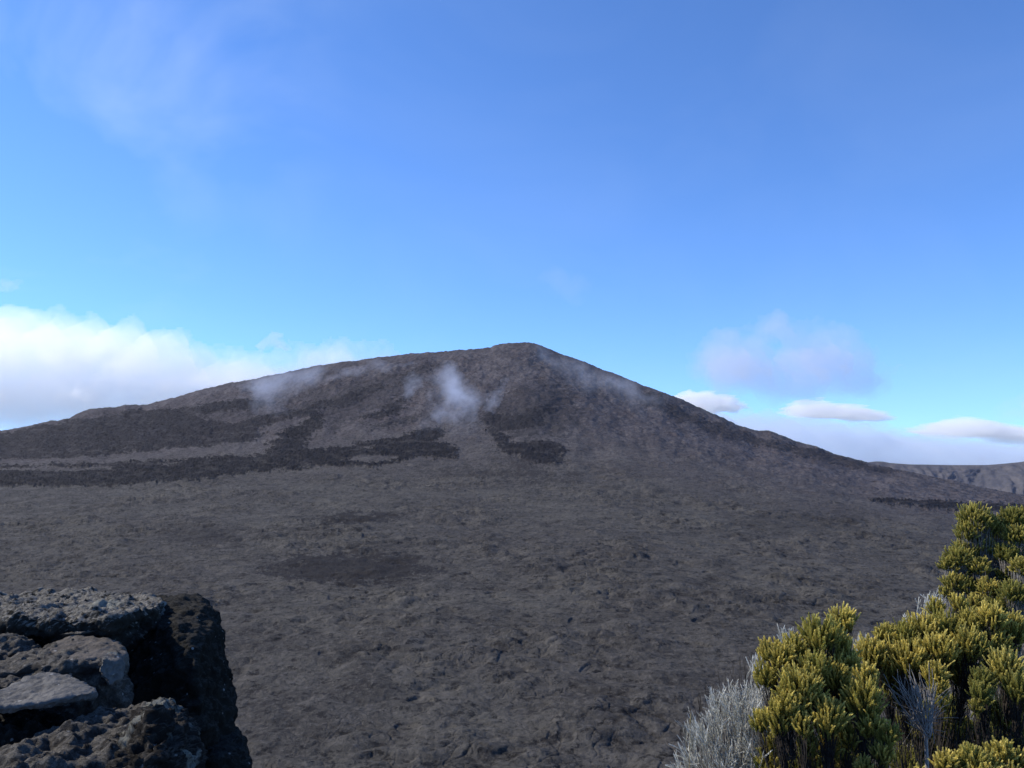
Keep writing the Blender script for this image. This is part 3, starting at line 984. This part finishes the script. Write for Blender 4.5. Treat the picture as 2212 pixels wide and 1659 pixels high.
def bush(name, label, lobes, root_px, mat, bark, dens=1.0, L=(0.040, 0.078), rad=0.0047, squash=0.85, seed=0, twigs=24, group='yellow green heath bushes', cat='bush', up=1.1, tint=0.0):
    """lobes: (px, py, radius in px, depth). root_px: (px, depth) where the plant stands on the ledge."""
    rp = np.array([P(root_px[0], 1700, root_px[1])[0], root_px[1], ledge_z(0, root_px[1]) - 0.02])
    B, A, LN, RD_, RN = [], [], [], [], []
    lines, lrad = [], []
    tw0, tw1 = [], []
    for (px, py, rpx, d) in lobes:
        c = P(px, py, d)
        r_ = rpx / FPX * d
        n_ = int(dens * 68 * (r_ / 0.05) ** 2) + 8
        u1 = rng.uniform(-0.55, 1.0, n_)
        ph = rng.uniform(0, 2 * math.pi, n_)
        s_ = np.sqrt(1 - u1 ** 2)
        dirs = np.stack([s_ * np.cos(ph), s_ * np.sin(ph), u1], -1)
        ln = rng.uniform(L[0], L[1], n_) * np.clip(r_ / 0.07, 0.75, 1.1) * np.where(rng.random(n_) < 0.13, 1.4, 1.0)
        rr_ = r_ * rng.uniform(0.55, 1.0, n_) ** 0.5 * (1 + 0.16 * rng.normal(0, 1, n_))
        tip = c + dirs * (rr_[:, None] * np.array([1, 1, squash]))
        ax = norm(dirs * 0.7 + np.array([0, 0, up]) + rng.normal(0, 0.16, (n_, 3)))
        B.append(tip - ax * ln[:, None])
        A.append(ax)
        LN.append(ln)
        RD_.append(rad * rng.uniform(0.8, 1.25, n_))
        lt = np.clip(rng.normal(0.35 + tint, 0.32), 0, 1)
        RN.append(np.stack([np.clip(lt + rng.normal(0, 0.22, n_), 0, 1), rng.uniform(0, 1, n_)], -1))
        foot = c + np.array([0, 0, -r_ * 0.9]) + (rp - c) * 0.10
        m_ = rng.random(n_) < 0.5
        tw0.append(np.repeat(foot[None], m_.sum(), 0) + rng.normal(0, r_ * 0.12, (m_.sum(), 3)))
        tw1.append((tip - ax * ln[:, None] * 0.8)[m_])
        k_ = 2
        p0 = np.repeat(rp[None], k_, 0) + rng.normal(0, 0.03, (k_, 3)) * np.array([1, 1, 0.1])
        p1 = np.repeat(foot[None], k_, 0) + rng.normal(0, r_ * 0.35, (k_, 3))
        lines.append(curve_lines(p0, p1, 0.05, 9, 0.05))
        lrad.append(np.linspace(0.007, 0.0022, 9)[None].repeat(k_, 0) * rng.uniform(0.6, 1.1, (k_, 1)))
        # bare twigs inside
        p0 = foot + rng.normal(0, r_ * 0.4, (twigs, 3)) + (rp - foot) * rng.uniform(0, 0.45, (twigs, 1))
        p1 = p0 + norm((c - rp) + rng.normal(0, 0.30, (twigs, 3))) * rng.uniform(0.06, 0.18, (twigs, 1))
        tw0.append(p0)
        tw1.append(p1)
    root = empty(name, tuple(rp), label, cat, group)
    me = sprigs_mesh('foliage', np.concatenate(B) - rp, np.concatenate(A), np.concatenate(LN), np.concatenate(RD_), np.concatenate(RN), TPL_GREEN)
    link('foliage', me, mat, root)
    v1, q1 = tubes_mesh('b', np.concatenate(lines) - rp, np.concatenate(lrad), 5)
    t0, t1 = np.concatenate(tw0), np.concatenate(tw1)
    tl = curve_lines(t0, t1, 0.08, 5, 0.06)
    v2, q2 = tubes_mesh('t', tl - rp, np.linspace(0.0015, 0.0008, 5)[None].repeat(len(tl), 0), 3)
    link('branches', mesh_from('branches', v1, q1), bark, root)
    link('twigs', mesh_from('twigs', v2, q2), bark, root)
    return root


A_ = 3.5
LOB_A = [(1822, 1333, 30, A_ + .15), (1772, 1366, 44, A_), (1712, 1392, 30, A_), (1690, 1412, 30, A_ - .05), (1662, 1402, 27, A_), (1656, 1455, 27, A_ - .05), (1762, 1432, 32, A_ - .12),
         (1730, 1478, 48, A_ - .18), (1800, 1450, 40, A_ - .05), (1830, 1430, 30, A_), (1872, 1452, 25, A_ - .15), (1866, 1500, 44, A_ - .2), (1700, 1520, 36, A_ - .22), (1643, 1552, 24, A_ - .1),
         (1682, 1548, 34, A_ - .2), (1732, 1562, 24, A_ - .28), (1787, 1540, 42, A_ - .25), (1880, 1556, 34, A_ - .22), (1917, 1580, 27, A_ - .25), (1905, 1622, 28, A_ - .25), (1867, 1650, 22, A_ - .25),
         (1825, 1500, 38, A_), (1740, 1425, 34, A_ + .05), (1812, 1392, 34, A_ + .05), (1672, 1600, 22, A_ - .05), (1660, 1640, 30, A_ - .02), (1690, 1660, 26, A_ - .1), (1742, 1602, 26, A_ - .2), (1790, 1612, 28, A_ - .15), (1832, 1582, 30, A_ - .15), (1762, 1652, 28, A_ - .15), (1822, 1645, 26, A_ - .1)]
bush('heath_bush', 'yellow green heath bush in front of the silver shrub, cut by the bottom edge', LOB_A, (1800, 3.5), M_YELLOW, M_BARK, 1.0, seed=1)
B_ = 4.15
LOB_B = [(1909, 1366, 26, B_), (1946, 1372, 38, B_), (1991, 1358, 40, B_), (2044, 1350, 38, B_), (2021, 1305, 20, B_ + .1), (2071, 1298, 19, B_ + .1), (2096, 1340, 32, B_), (2141, 1325, 30, B_ - .05),
         (1884, 1405, 36, B_ - .1), (1957, 1414, 42, B_ - .15), (2027, 1396, 40, B_ - .15), (2096, 1388, 40, B_ - .12), (2021, 1450, 28, B_ - .3), (2079, 1440, 36, B_ - .05), (2150, 1385, 36, B_ - .05), (1915, 1450, 36, B_ - .05),
         (2028, 1480, 22, B_ - .35), (2035, 1508, 15, B_ - .38), (1975, 1450, 30, B_ + .05), (2190, 1350, 34, B_)]
bush('heath_bush', 'broad rounded yellow heath bush right of the bottom centre with bare grey stems below', LOB_B, (1995, 4.0), M_YELLOW, M_BARK, 0.95, seed=2, twigs=22)  # dark bark: shade inside this bush put into the stem colour
C_ = 5.1
LOB_C = [(2109, 1118, 36, C_), (2134, 1136, 30, C_), (2089, 1147, 26, C_), (2190, 1122, 34, C_), (2196, 1155, 28, C_ - .1), (2068, 1202, 30, C_ - .05), (2050, 1219, 22, C_ - .05), (2090, 1220, 26, C_ - .05),
         (2060, 1255, 24, C_ - .1), (2085, 1262, 24, C_ - .12), (2044, 1278, 17, C_ - .1), (2206, 1222, 25, C_ - .3), (2190, 1277, 30, C_ - .35), (2240, 1120, 40, C_), (2250, 1180, 40, C_), (2250, 1260, 40, C_ - .3), (2115, 1222, 24, C_ - .12), (2135, 1268, 26, C_ - .22), (2175, 1195, 28, C_ - .1), (2178, 1300, 26, C_ - .3), (2160, 1142, 28, C_), (2118, 1172, 26, C_), (2082, 1182, 22, C_), (2206, 1192, 30, C_ - .05), (2102, 1197, 24, C_), (2140, 1175, 26, C_ + .1), (2165, 1205, 24, C_ + .05), (2120, 1240, 22, C_ + .05), (2160, 1280, 24, C_ - .1), (2130, 1185, 20, C_), (2150, 1310, 26, C_ - .3), (2110, 1300, 22, C_ - .25), (2170, 1240, 18, C_ - .1)]
bush('heath_bush', 'tall olive green heath bush standing highest at the right edge on pale bare stems', LOB_C, (2230, 5.0), M_OLIVE, M_PALEBARK, 1.15, L=(0.03, 0.055), rad=0.0046, seed=3, up=0.8, twigs=60, tint=0.1)
D_ = 3.7
LOB_D = [(2171, 1432, 38, D_ + .1), (2121, 1464, 27, D_ + .05), (2196, 1476, 34, D_), (2119, 1490, 26, D_), (2107, 1520, 16, D_), (2160, 1530, 36, D_ + .3), (2200, 1555, 36, D_ + .3), (2230, 1500, 40, D_ + .1), (2060, 1560, 26, D_ + .5), (2110, 1580, 30, D_ + .5)]
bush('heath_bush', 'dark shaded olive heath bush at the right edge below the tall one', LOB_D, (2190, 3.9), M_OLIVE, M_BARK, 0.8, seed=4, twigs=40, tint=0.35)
F_ = 4.3  # filler bush added to darken the hollow between the other bushes
LOB_F = [(1950, 1490, 34, F_ - .2), (1985, 1540, 34, F_), (2040, 1530, 36, F_ + .1), (1950, 1570, 34, F_), (2010, 1600, 40, F_), (2070, 1600, 40, F_), (2130, 1580, 40, F_), (1960, 1640, 36, F_ - .1), (2040, 1660, 40, F_), (2120, 1650, 44, F_), (2200, 1610, 44, F_), (1850, 1600, 40, F_ - .3), (1800, 1640, 40, F_ - .3), (1740, 1640, 36, F_ - .3), (1890, 1680, 40, F_ - .2)]
bush('heath_bush', 'dark green heath filler added to darken the shaded hollow between the brighter bushes', LOB_F, (2010, 4.3), M_OLIVE, M_BARK, 0.6, seed=6, twigs=40, tint=0.5)
E_ = 3.0
LOB_E = [(2042, 1640, 26, E_), (2075, 1640, 24, E_), (2104, 1636, 34, E_), (2140, 1650, 26, E_), (2166, 1622, 32, E_ + .05), (2203, 1640, 30, E_ + .05), (1986, 1660, 12, E_), (2125, 1680, 40, E_ - .05), (2190, 1690, 40, E_ - .05)]
bush('heath_bush', 'low yellow green heath shoots poking up in the bottom right corner', LOB_E, (2120, 3.0), M_YELLOW, M_BARK, 1.0, seed=5)


def silver(name, label, regions, root_px, n_tot, seed=0, len_=(0.05, 0.09), group='silver grey heath shrubs'):
    """regions: (px, py, rx, ry, depth, weight) patches filled with thin white shoots fanning out from the root."""
    rp = np.array([P(root_px[0], 1700, root_px[1])[0], root_px[1], ledge_z(0, root_px[1]) - 0.02])
    fan = P(root_px[0], root_px[2], root_px[1])
    wts = np.array([r_[5] for r_ in regions], float)
    cnt = np.maximum(4, (n_tot * wts / wts.sum()).astype(int))
    B, A, LN, RD_, RN, l0, l1 = [], [], [], [], [], [], []
    for (px, py, rx_, ry_, d, _), n_ in zip(regions, cnt):
        r_ = np.sqrt(rng.random(n_))
        a = rng.uniform(0, 6.283, n_)
        qx = px + rx_ * r_ * np.cos(a)
        qy = py + ry_ * r_ * np.sin(a)
        dd = d + rng.normal(0, 0.10, n_)
        tip = np.array([P(x_, y_, z_) for x_, y_, z_ in zip(qx, qy, dd)])
        ax = norm(norm(tip - fan) * 0.8 + np.array([0, 0, 0.45]) + rng.normal(0, 0.20, (n_, 3)))
        ln = rng.uniform(*len_, n_)
        B.append(tip - ax * ln[:, None])
        A.append(ax)
        LN.append(ln)
        RD_.append(rng.uniform(0.0024, 0.0042, n_))
        RN.append(np.stack([np.clip(rng.normal(0.25, 0.3, n_), 0, 1), rng.uniform(0.1, 1, n_)], -1))
        # side shoots
        k_ = n_
        t_ = rng.uniform(0.25, 0.8, k_)
        sb = tip - ax * ln[:, None] * (1 - t_)[:, None]
        sa = norm(ax + rng.normal(0, 0.42, (k_, 3)))
        B.append(sb)
        A.append(sa)
        LN.append(ln * rng.uniform(0.35, 0.6, k_))
        RD_.append(rng.uniform(0.0020, 0.0036, k_))
        RN.append(np.stack([np.clip(rng.normal(0.25, 0.3, k_), 0, 1), rng.uniform(0.1, 1, k_)], -1))
        m_ = rng.random(n_) < 0.5
        b0 = (tip - ax * ln[:, None])[m_]
        l1.append(b0)
        l0.append(b0 + (rp - b0) * rng.uniform(0.25, 0.6, (len(b0), 1)) + rng.normal(0, 0.02, b0.shape))
    root = empty(name, tuple(rp), label, 'shrub', group)
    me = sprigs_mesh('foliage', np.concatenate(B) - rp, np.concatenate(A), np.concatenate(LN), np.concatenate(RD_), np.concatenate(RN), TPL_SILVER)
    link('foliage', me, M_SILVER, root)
    l0, l1 = np.concatenate(l0), np.concatenate(l1)
    ln = curve_lines(l0, l1, 0.05, 6, 0.05)
    v1, q1 = tubes_mesh('b', ln - rp, np.linspace(0.0024, 0.0012, 6)[None].repeat(len(ln), 0), 3)
    k_ = 26
    ends = l0[rng.integers(0, len(l0), k_)]
    ln2 = curve_lines(np.repeat(rp[None], k_, 0) + rng.normal(0, 0.02, (k_, 3)), ends, 0.04, 7, 0.05)
    v2, q2 = tubes_mesh('b', ln2 - rp, np.linspace(0.007, 0.0025, 7)[None].repeat(k_, 0), 5)
    link('branches', mesh_from('branches', np.concatenate([v1, v2]), np.concatenate([q1, q2 + len(v1)])), M_GREYBARK, root)
    return root


S_ = 3.75
silver('silver_shrub', 'silver white shrub of thin twiggy shoots left of the yellow green bush',
       [(1640, 1420, 16, 22, S_ + .1, 0.5), (1640, 1470, 26, 34, S_ + .1, 1.4), (1590, 1500, 36, 30, S_ + .05, 1.8), (1545, 1505, 22, 22, S_, 0.8), (1620, 1550, 44, 44, S_, 3.4), (1540, 1560, 40, 30, S_ - .05, 1.8),
        (1500, 1580, 26, 24, S_ - .05, 0.9), (1490, 1560, 16, 22, S_ - .05, 0.5), (1610, 1620, 50, 40, S_ - .1, 3.6), (1540, 1630, 44, 40, S_ - .12, 2.2), (1478, 1640, 24, 40, S_ - .12, 1.2), (1590, 1670, 60, 40, S_ - .15, 3.0), (1460, 1670, 24, 30, S_ - .12, 0.8)],
       (1625, 3.75, 1790), 640, len_=(0.07, 0.13))
T_ = 4.7
silver('silver_shrub', 'silver shrub behind the yellow bushes with only its white tips showing above them',
       [(1692, 1368, 20, 14, T_ - .6, 0.5), (1712, 1378, 16, 14, T_ - .6, 0.4), (1868, 1382, 22, 10, T_, 0.7), (1880, 1400, 30, 14, T_, 0.8), (1955, 1330, 8, 12, T_, 0.12), (1986, 1300, 8, 10, T_ + .2, 0.10), (2008, 1290, 10, 16, T_ + .2, 0.3), (2028, 1290, 14, 18, T_ + .2, 0.5), (1930, 1400, 50, 30, T_ + .1, 0.6)],
       (1900, 4.7, 1700), 130, len_=(0.07, 0.11))

# bare dark twigs behind the silver shrub
rp = np.array([P(1600, 1700, 4.3)[0], 4.3, ledge_z(0, 4.3) - 0.02])
ends = np.array([P(x_, y_, 4.3 + rng.normal(0, 0.06)) for x_, y_ in [(q_, 3040 - q_ + rng.uniform(-48, 40)) for q_ in rng.uniform(1475, 1625, 40)]])
ln = curve_lines(np.repeat(rp[None], len(ends), 0), ends, 0.05, 8, 0.06)
side0 = ln[:, 5].repeat(3, 0)
side1 = side0 + norm((ends - rp).repeat(3, 0) + rng.normal(0, 0.35, side0.shape)) * rng.uniform(0.05, 0.12, (len(side0), 1))
v1, q1 = tubes_mesh('b', ln - rp, np.linspace(0.004, 0.0010, 8)[None].repeat(len(ln), 0), 4)
l2 = curve_lines(side0, side1, 0.05, 4, 0.05)
v2, q2 = tubes_mesh('b', l2 - rp, np.linspace(0.0014, 0.0008, 4)[None].repeat(len(l2), 0), 3)
root = empty('bare_shrub', tuple(rp), 'leafless dark twiggy shrub behind the silver one', 'shrub')
link('branches', mesh_from('branches', v1, q1), M_BARK, root)

# dead grey fan of stems in front of the dark hollow
rp = np.array([P(2008, 1700, 3.5)[0], 3.5, ledge_z(0, 3.5) - 0.02])
fork = P(2002, 1590, 3.5)
ends = np.array([P(x_, y_, 3.5 + rng.normal(0, 0.05)) for x_, y_ in zip(np.linspace(1928, 2026, 30) + rng.normal(0, 12, 30), rng.uniform(1430, 1560, 30))])
ln = curve_lines(np.repeat(fork[None], len(ends), 0) + rng.normal(0, 0.006, (len(ends), 3)), ends, -0.02, 7, 0.075)
trunk = curve_lines(np.repeat(rp[None], 4, 0) + rng.normal(0, 0.01, (4, 3)), np.repeat(fork[None], 4, 0) + rng.normal(0, 0.006, (4, 3)), 0, 6, 0.02)
side0 = ln[:, 3].repeat(3, 0)
side1 = side0 + norm((ends - fork).repeat(3, 0) + rng.normal(0, 0.16, side0.shape)) * rng.uniform(0.06, 0.14, (len(side0), 1))
l2 = curve_lines(side0, side1, 0.0, 4, 0.05)
v1, q1 = tubes_mesh('b', ln - rp, np.linspace(0.0034, 0.0010, 7)[None].repeat(len(ln), 0), 4)
v2, q2 = tubes_mesh('b', l2 - rp, np.linspace(0.0014, 0.0008, 4)[None].repeat(len(l2), 0), 3)
v3, q3 = tubes_mesh('b', trunk - rp, np.linspace(0.007, 0.005, 6)[None].repeat(4, 0), 5)
root = empty('dead_shrub', tuple(rp), 'dead grey fan of bare stems in the dark gap between the bushes', 'shrub')
link('stem', mesh_from('stem', v3, q3), M_PALEBARK, root)
link('branches', mesh_from('branches', v1, q1), M_PALEBARK, root)
link('twigs', mesh_from('twigs', v2, q2), M_PALEBARK, root)

# thin straw-coloured grass stalk
rp = np.array([P(1478, 1800, 3.4)[0], 3.4, ledge_z(0, 3.4) - 0.02])
top_ = P(1491, 1563, 3.4)
ln = curve_lines(rp[None], top_[None], 0.0, 10, 0.01)
v1, q1 = tubes_mesh('b', ln - rp, np.linspace(0.0016, 0.0009, 10)[None], 4)
hd = np.linspace(0, 1, 7)[None, :, None]
hd = (top_[None] * (1 - hd[0]) + (top_ + np.array([0.004, 0, 0.045]))[None] * hd[0])[None]
v2, q2 = tubes_mesh('b', hd - rp, np.array([[0.001, 0.003, 0.0034, 0.003, 0.0024, 0.0016, 0.0006]]), 5)
root = empty('grass_stalk', tuple(rp), 'thin straw coloured grass stalk in front of the silver shrub', 'grass stalk')
link('stem', mesh_from('stem', v1, q1), M_STRAW, root)
link('seed_head', mesh_from('seed_head', v2, q2), M_STRAW, root)


# ------------------------------------------------------------------ air, mist and clouds
def vol_mat(name, density, color=(1, 1, 1), aniso=0.0):
    g = NT(name)
    v = g.n('VolumePrincipled', Density=density, Anisotropy=aniso)
    v.inputs['Color'].default_value = (*color, 1)
    g.l(v.outputs[0], g.out.inputs['Volume'])
    return g.m


yy_t = np.linspace(300, 4700, 900)


def slope_depth(u, T):
    """Distance y at which the smooth land reaches height angle T over the direction u."""
    out = np.empty(u.shape)
    ur = np.round(u, 3)
    for uv in np.unique(ur):
        _, Tv, rg, _ = land_base(np.full(yy_t.shape, uv), yy_t)
        k = yy_t <= rg[0] - 30
        Tm = np.maximum.accumulate(Tv[k])
        sel = ur == uv
        out[sel] = np.interp(T[sel], Tm + np.arange(k.sum()) * 1e-9, yy_t[k])
    return out


def puff(name, label, outline, depth, thick, soft, dens, seed=0, rag=14.0, frag=1.0, step=5.0, color=(1, 1, 1), cat='cloud', group=None, flat=0.0, hug=False, power=1.0, aniso=0.0, fr=4.0):
    """A body of cloud: ragged outline, thickest in the middle and thinning to nothing at the rim; even density inside."""
    pl = np.array(outline, float)
    x0, y0 = pl.min(0) - rag * 1.5
    x1, y1 = pl.max(0) + rag * 1.5
    gx, gy = np.meshgrid(np.arange(x0, x1 + step, step), np.arange(y0, y1 + step, step))
    sc_ = 1.0 / (rag * fr)
    dxn = rag * fbm2(gx * sc_, gy * sc_, 5, seed, 0.55)
    dyn = rag * fbm2(gx * sc_ + 31, gy * sc_ + 17, 5, seed + 9, 0.55)
    d = -sdf_poly([tuple(p) for p in pl], gx + dxn, gy + dyn)
    lum = 0.5 + 0.5 * fbm2(gx * sc_ * 0.9, gy * sc_ * 1.1, 5, seed + 50, 0.55) * frag
    th = sstep(0, soft, d) ** power * np.clip(lum + 0.5 * (1 - frag), 0.02, 1.6)
    u, T = ray(gx, gy)
    base = slope_depth(u, T) - thick * 0.75 if hug else np.full(u.shape, depth)
    h1 = thick * 0.5 * th + depth * 1e-5
    ins = (d > 0) & (th > 0.012)
    cell = ins[:-1, :-1] & ins[1:, :-1] & ins[1:, 1:] & ins[:-1, 1:]
    ny, nx = gx.shape
    id_ = np.arange(ny * nx).reshape(ny, nx)
    q = np.stack([id_[:-1, :-1], id_[1:, :-1], id_[1:, 1:], id_[:-1, 1:]], -1)[cell]
    yf_, yb_ = base - h1, base + h1

    def at(yv):
        return np.stack([u * base, yv, CAM[2] + T * base], -1).reshape(-1, 3)
    V = np.concatenate([at(yf_), at(yb_)])
    N = ny * nx
    qb = q[:, ::-1] + N
    e = np.concatenate([q[:, [0, 1]], q[:, [1, 2]], q[:, [2, 3]], q[:, [3, 0]]])
    key = np.sort(e, 1)
    kk = key[:, 0] * N + key[:, 1]
    un, inv, cn = np.unique(kk, return_inverse=True, return_counts=True)
    be = e[cn[inv] == 1]
    qs = np.stack([be[:, 1], be[:, 0], be[:, 0] + N, be[:, 1] + N], -1)
    Q = np.concatenate([q, qb, qs])
    used = np.unique(Q)
    re_ = np.full(2 * N, -1)
    re_[used] = np.arange(len(used))
    V = V[used]
    c = V.mean(0)
    me = mesh_from(name, V - c, re_[Q])
    o = link(name, me, vol_mat(name + '_vapour', dens, color, aniso), loc=tuple(c))
    return tag(o, label, cat, group)


# even air between the rim and the far hills
bm = bmesh.new()
bmesh.ops.create_cube(bm, size=1.0)
bmesh.ops.scale(bm, vec=(22000, 12600, 1260), verts=bm.verts)
bmesh.ops.translate(bm, vec=(0, 4000, -150), verts=bm.verts)
me = bpy.data.meshes.new('haze')
bm.to_mesh(me)
bm.free()
tag(link('haze', me, vol_mat('air', 0.75e-5, (0.84, 0.85, 1.0))), kind='stuff')

puff('cloud_bank', 'long white cloud bank behind the left shoulder of the volcano',
     [(-420, 650), (-150, 640), (0, 655), (70, 655), (130, 658), (195, 672), (240, 686), (275, 668), (310, 674), (335, 692), (390, 690), (408, 706), (425, 728), (500, 742), (600, 742), (660, 732), (740, 728), (820, 738),
      (900, 752), (960, 775), (850, 880), (500, 935), (200, 965), (-420, 975)], 13200, 3200, 105, 0.0013, 700, 19, 0.5, aniso=0.6)
puff('cloud', 'small white puff rising off the top of the long cloud bank', [(545, 745), (560, 728), (588, 712), (612, 716), (625, 738), (640, 760), (560, 765)], 12800, 800, 26, 0.0016, 710, 9, 0.8, step=3)
puff('cloud', 'thin wisp of cloud above the long cloud bank at the left edge', [(-80, 600), (0, 602), (50, 604), (74, 612), (40, 624), (0, 636), (-80, 640)], 13000, 900, 24, 0.0007, 720, 10, 0.9, step=3)
puff('cloud', 'translucent lilac cloud hanging right of the volcano', [(1470, 750), (1550, 690), (1630, 675), (1690, 640), (1750, 670), (1810, 705), (1890, 715), (1950, 760), (1940, 840), (1880, 890), (1700, 905), (1540, 895), (1480, 820)],
     14000, 2400, 120, 0.00085, 730, 26, 0.95, color=(0.87, 0.86, 0.90))
puff('cloud', 'small bright cumulus touching the right flank of the volcano', [(1420, 868), (1452, 846), (1470, 850), (1490, 839), (1510, 848), (1528, 842), (1546, 853), (1566, 850), (1584, 864), (1612, 872), (1616, 886), (1560, 890), (1520, 897), (1420, 900)], 18500, 3600, 11, 0.0024, 740, 9, 0.85, step=1.5, fr=2.0)
puff('cloud', 'long bright cumulus below the lilac cloud', [(1690, 884), (1714, 876), (1728, 862), (1752, 868), (1772, 862), (1790, 874), (1826, 873), (1852, 880), (1880, 882), (1910, 896), (1914, 910), (1850, 914), (1800, 908), (1770, 912), (1720, 898)], 18500, 3600, 11, 0.0024, 750, 9, 0.85, step=1.5, fr=2.0)
puff('cloud', 'bright cumulus over the far rampart near the right edge', [(1970, 930), (2006, 922), (2030, 910), (2050, 912), (2070, 898), (2096, 902), (2112, 912), (2140, 911), (2176, 920), (2236, 922), (2310, 930), (2310, 958), (2160, 956), (2080, 946), (2030, 948), (1980, 940)], 18500, 3600, 11, 0.0024, 760, 9, 0.85, step=1.5, fr=2.0)
puff('cloud_bank', 'pale blue grey cloud layer low behind the far rampart', [(1380, 840), (1480, 868), (1580, 880), (1680, 884), (1760, 892), (1880, 903), (1960, 920), (2100, 934), (2250, 940), (2500, 946), (2900, 946), (2900, 1100), (1380, 1100)],
     22000, 7000, 48, 0.00050, 770, 12, 0.35, color=(0.78, 0.84, 0.93))
puff('cloud', 'faint grey smudge of cloud high at the right edge', [(2120, 900), (2160, 850), (2230, 830), (2330, 840), (2330, 930), (2180, 935)], 16000, 1600, 50, 0.00035, 780, 18, 0.9)
puff('cloud', 'faint lilac veil of cloud above the summit', [(1140, 600), (1190, 560), (1260, 575), (1310, 610), (1290, 650), (1200, 660)], 15000, 1600, 60, 0.00011, 785, 20, 0.8)

MG = 'mist wisps on the volcano'
MC = (0.80, 0.86, 1.0)
mk = dict(cat='mist', group=MG, hug=True, color=MC, power=1.5)
puff('mist', 'white mist spilling over the left skyline of the volcano', [(470, 822), (530, 790), (610, 765), (700, 745), (735, 790), (725, 850), (670, 885), (610, 900), (550, 905), (500, 870)], 3500, 160, 75, 0.0043, 801, 22, 0.7, 3, **mk)
puff('mist', 'dense bluish puff of mist in the middle of the volcano', [(905, 790), (960, 762), (1010, 785), (1045, 812), (1082, 835), (1065, 868), (1040, 905), (985, 930), (930, 900), (905, 840)], 3500, 160, 78, 0.0078, 811, 18, 0.9, 3, **mk)
puff('mist', 'thin mist streak below the left part of the crest', [(680, 815), (730, 780), (800, 768), (890, 766), (925, 790), (850, 815), (790, 812), (740, 838), (695, 850)], 3800, 150, 58, 0.0070, 820, 22, 0.95, 3, **mk)
puff('mist', 'faint mist tuft just left of the dense puff', [(840, 830), (890, 785), (945, 790), (945, 840), (890, 865), (850, 865)], 3700, 150, 56, 0.0060, 830, 24, 1.0, 3, **mk)
puff('mist', 'small mist shred right of the dense puff', [(1020, 890), (1048, 850), (1070, 815), (1110, 820), (1100, 868), (1050, 905)], 3600, 120, 44, 0.0100, 840, 16, 0.9, 3, **mk)
puff('mist', 'mist strip along the right skyline below the summit', [(1130, 730), (1200, 735), (1270, 758), (1340, 785), (1420, 822), (1480, 858), (1460, 905), (1330, 890), (1240, 850), (1160, 805)], 3800, 160, 60, 0.0024, 850, 26, 0.85, 3, **mk)
puff('mist', 'pale mist veil under the dense puff', [(860, 870), (960, 850), (1080, 870), (1110, 930), (1010, 965), (880, 945)], 3300, 130, 70, 0.0022, 860, 26, 1.0, 4, **mk)
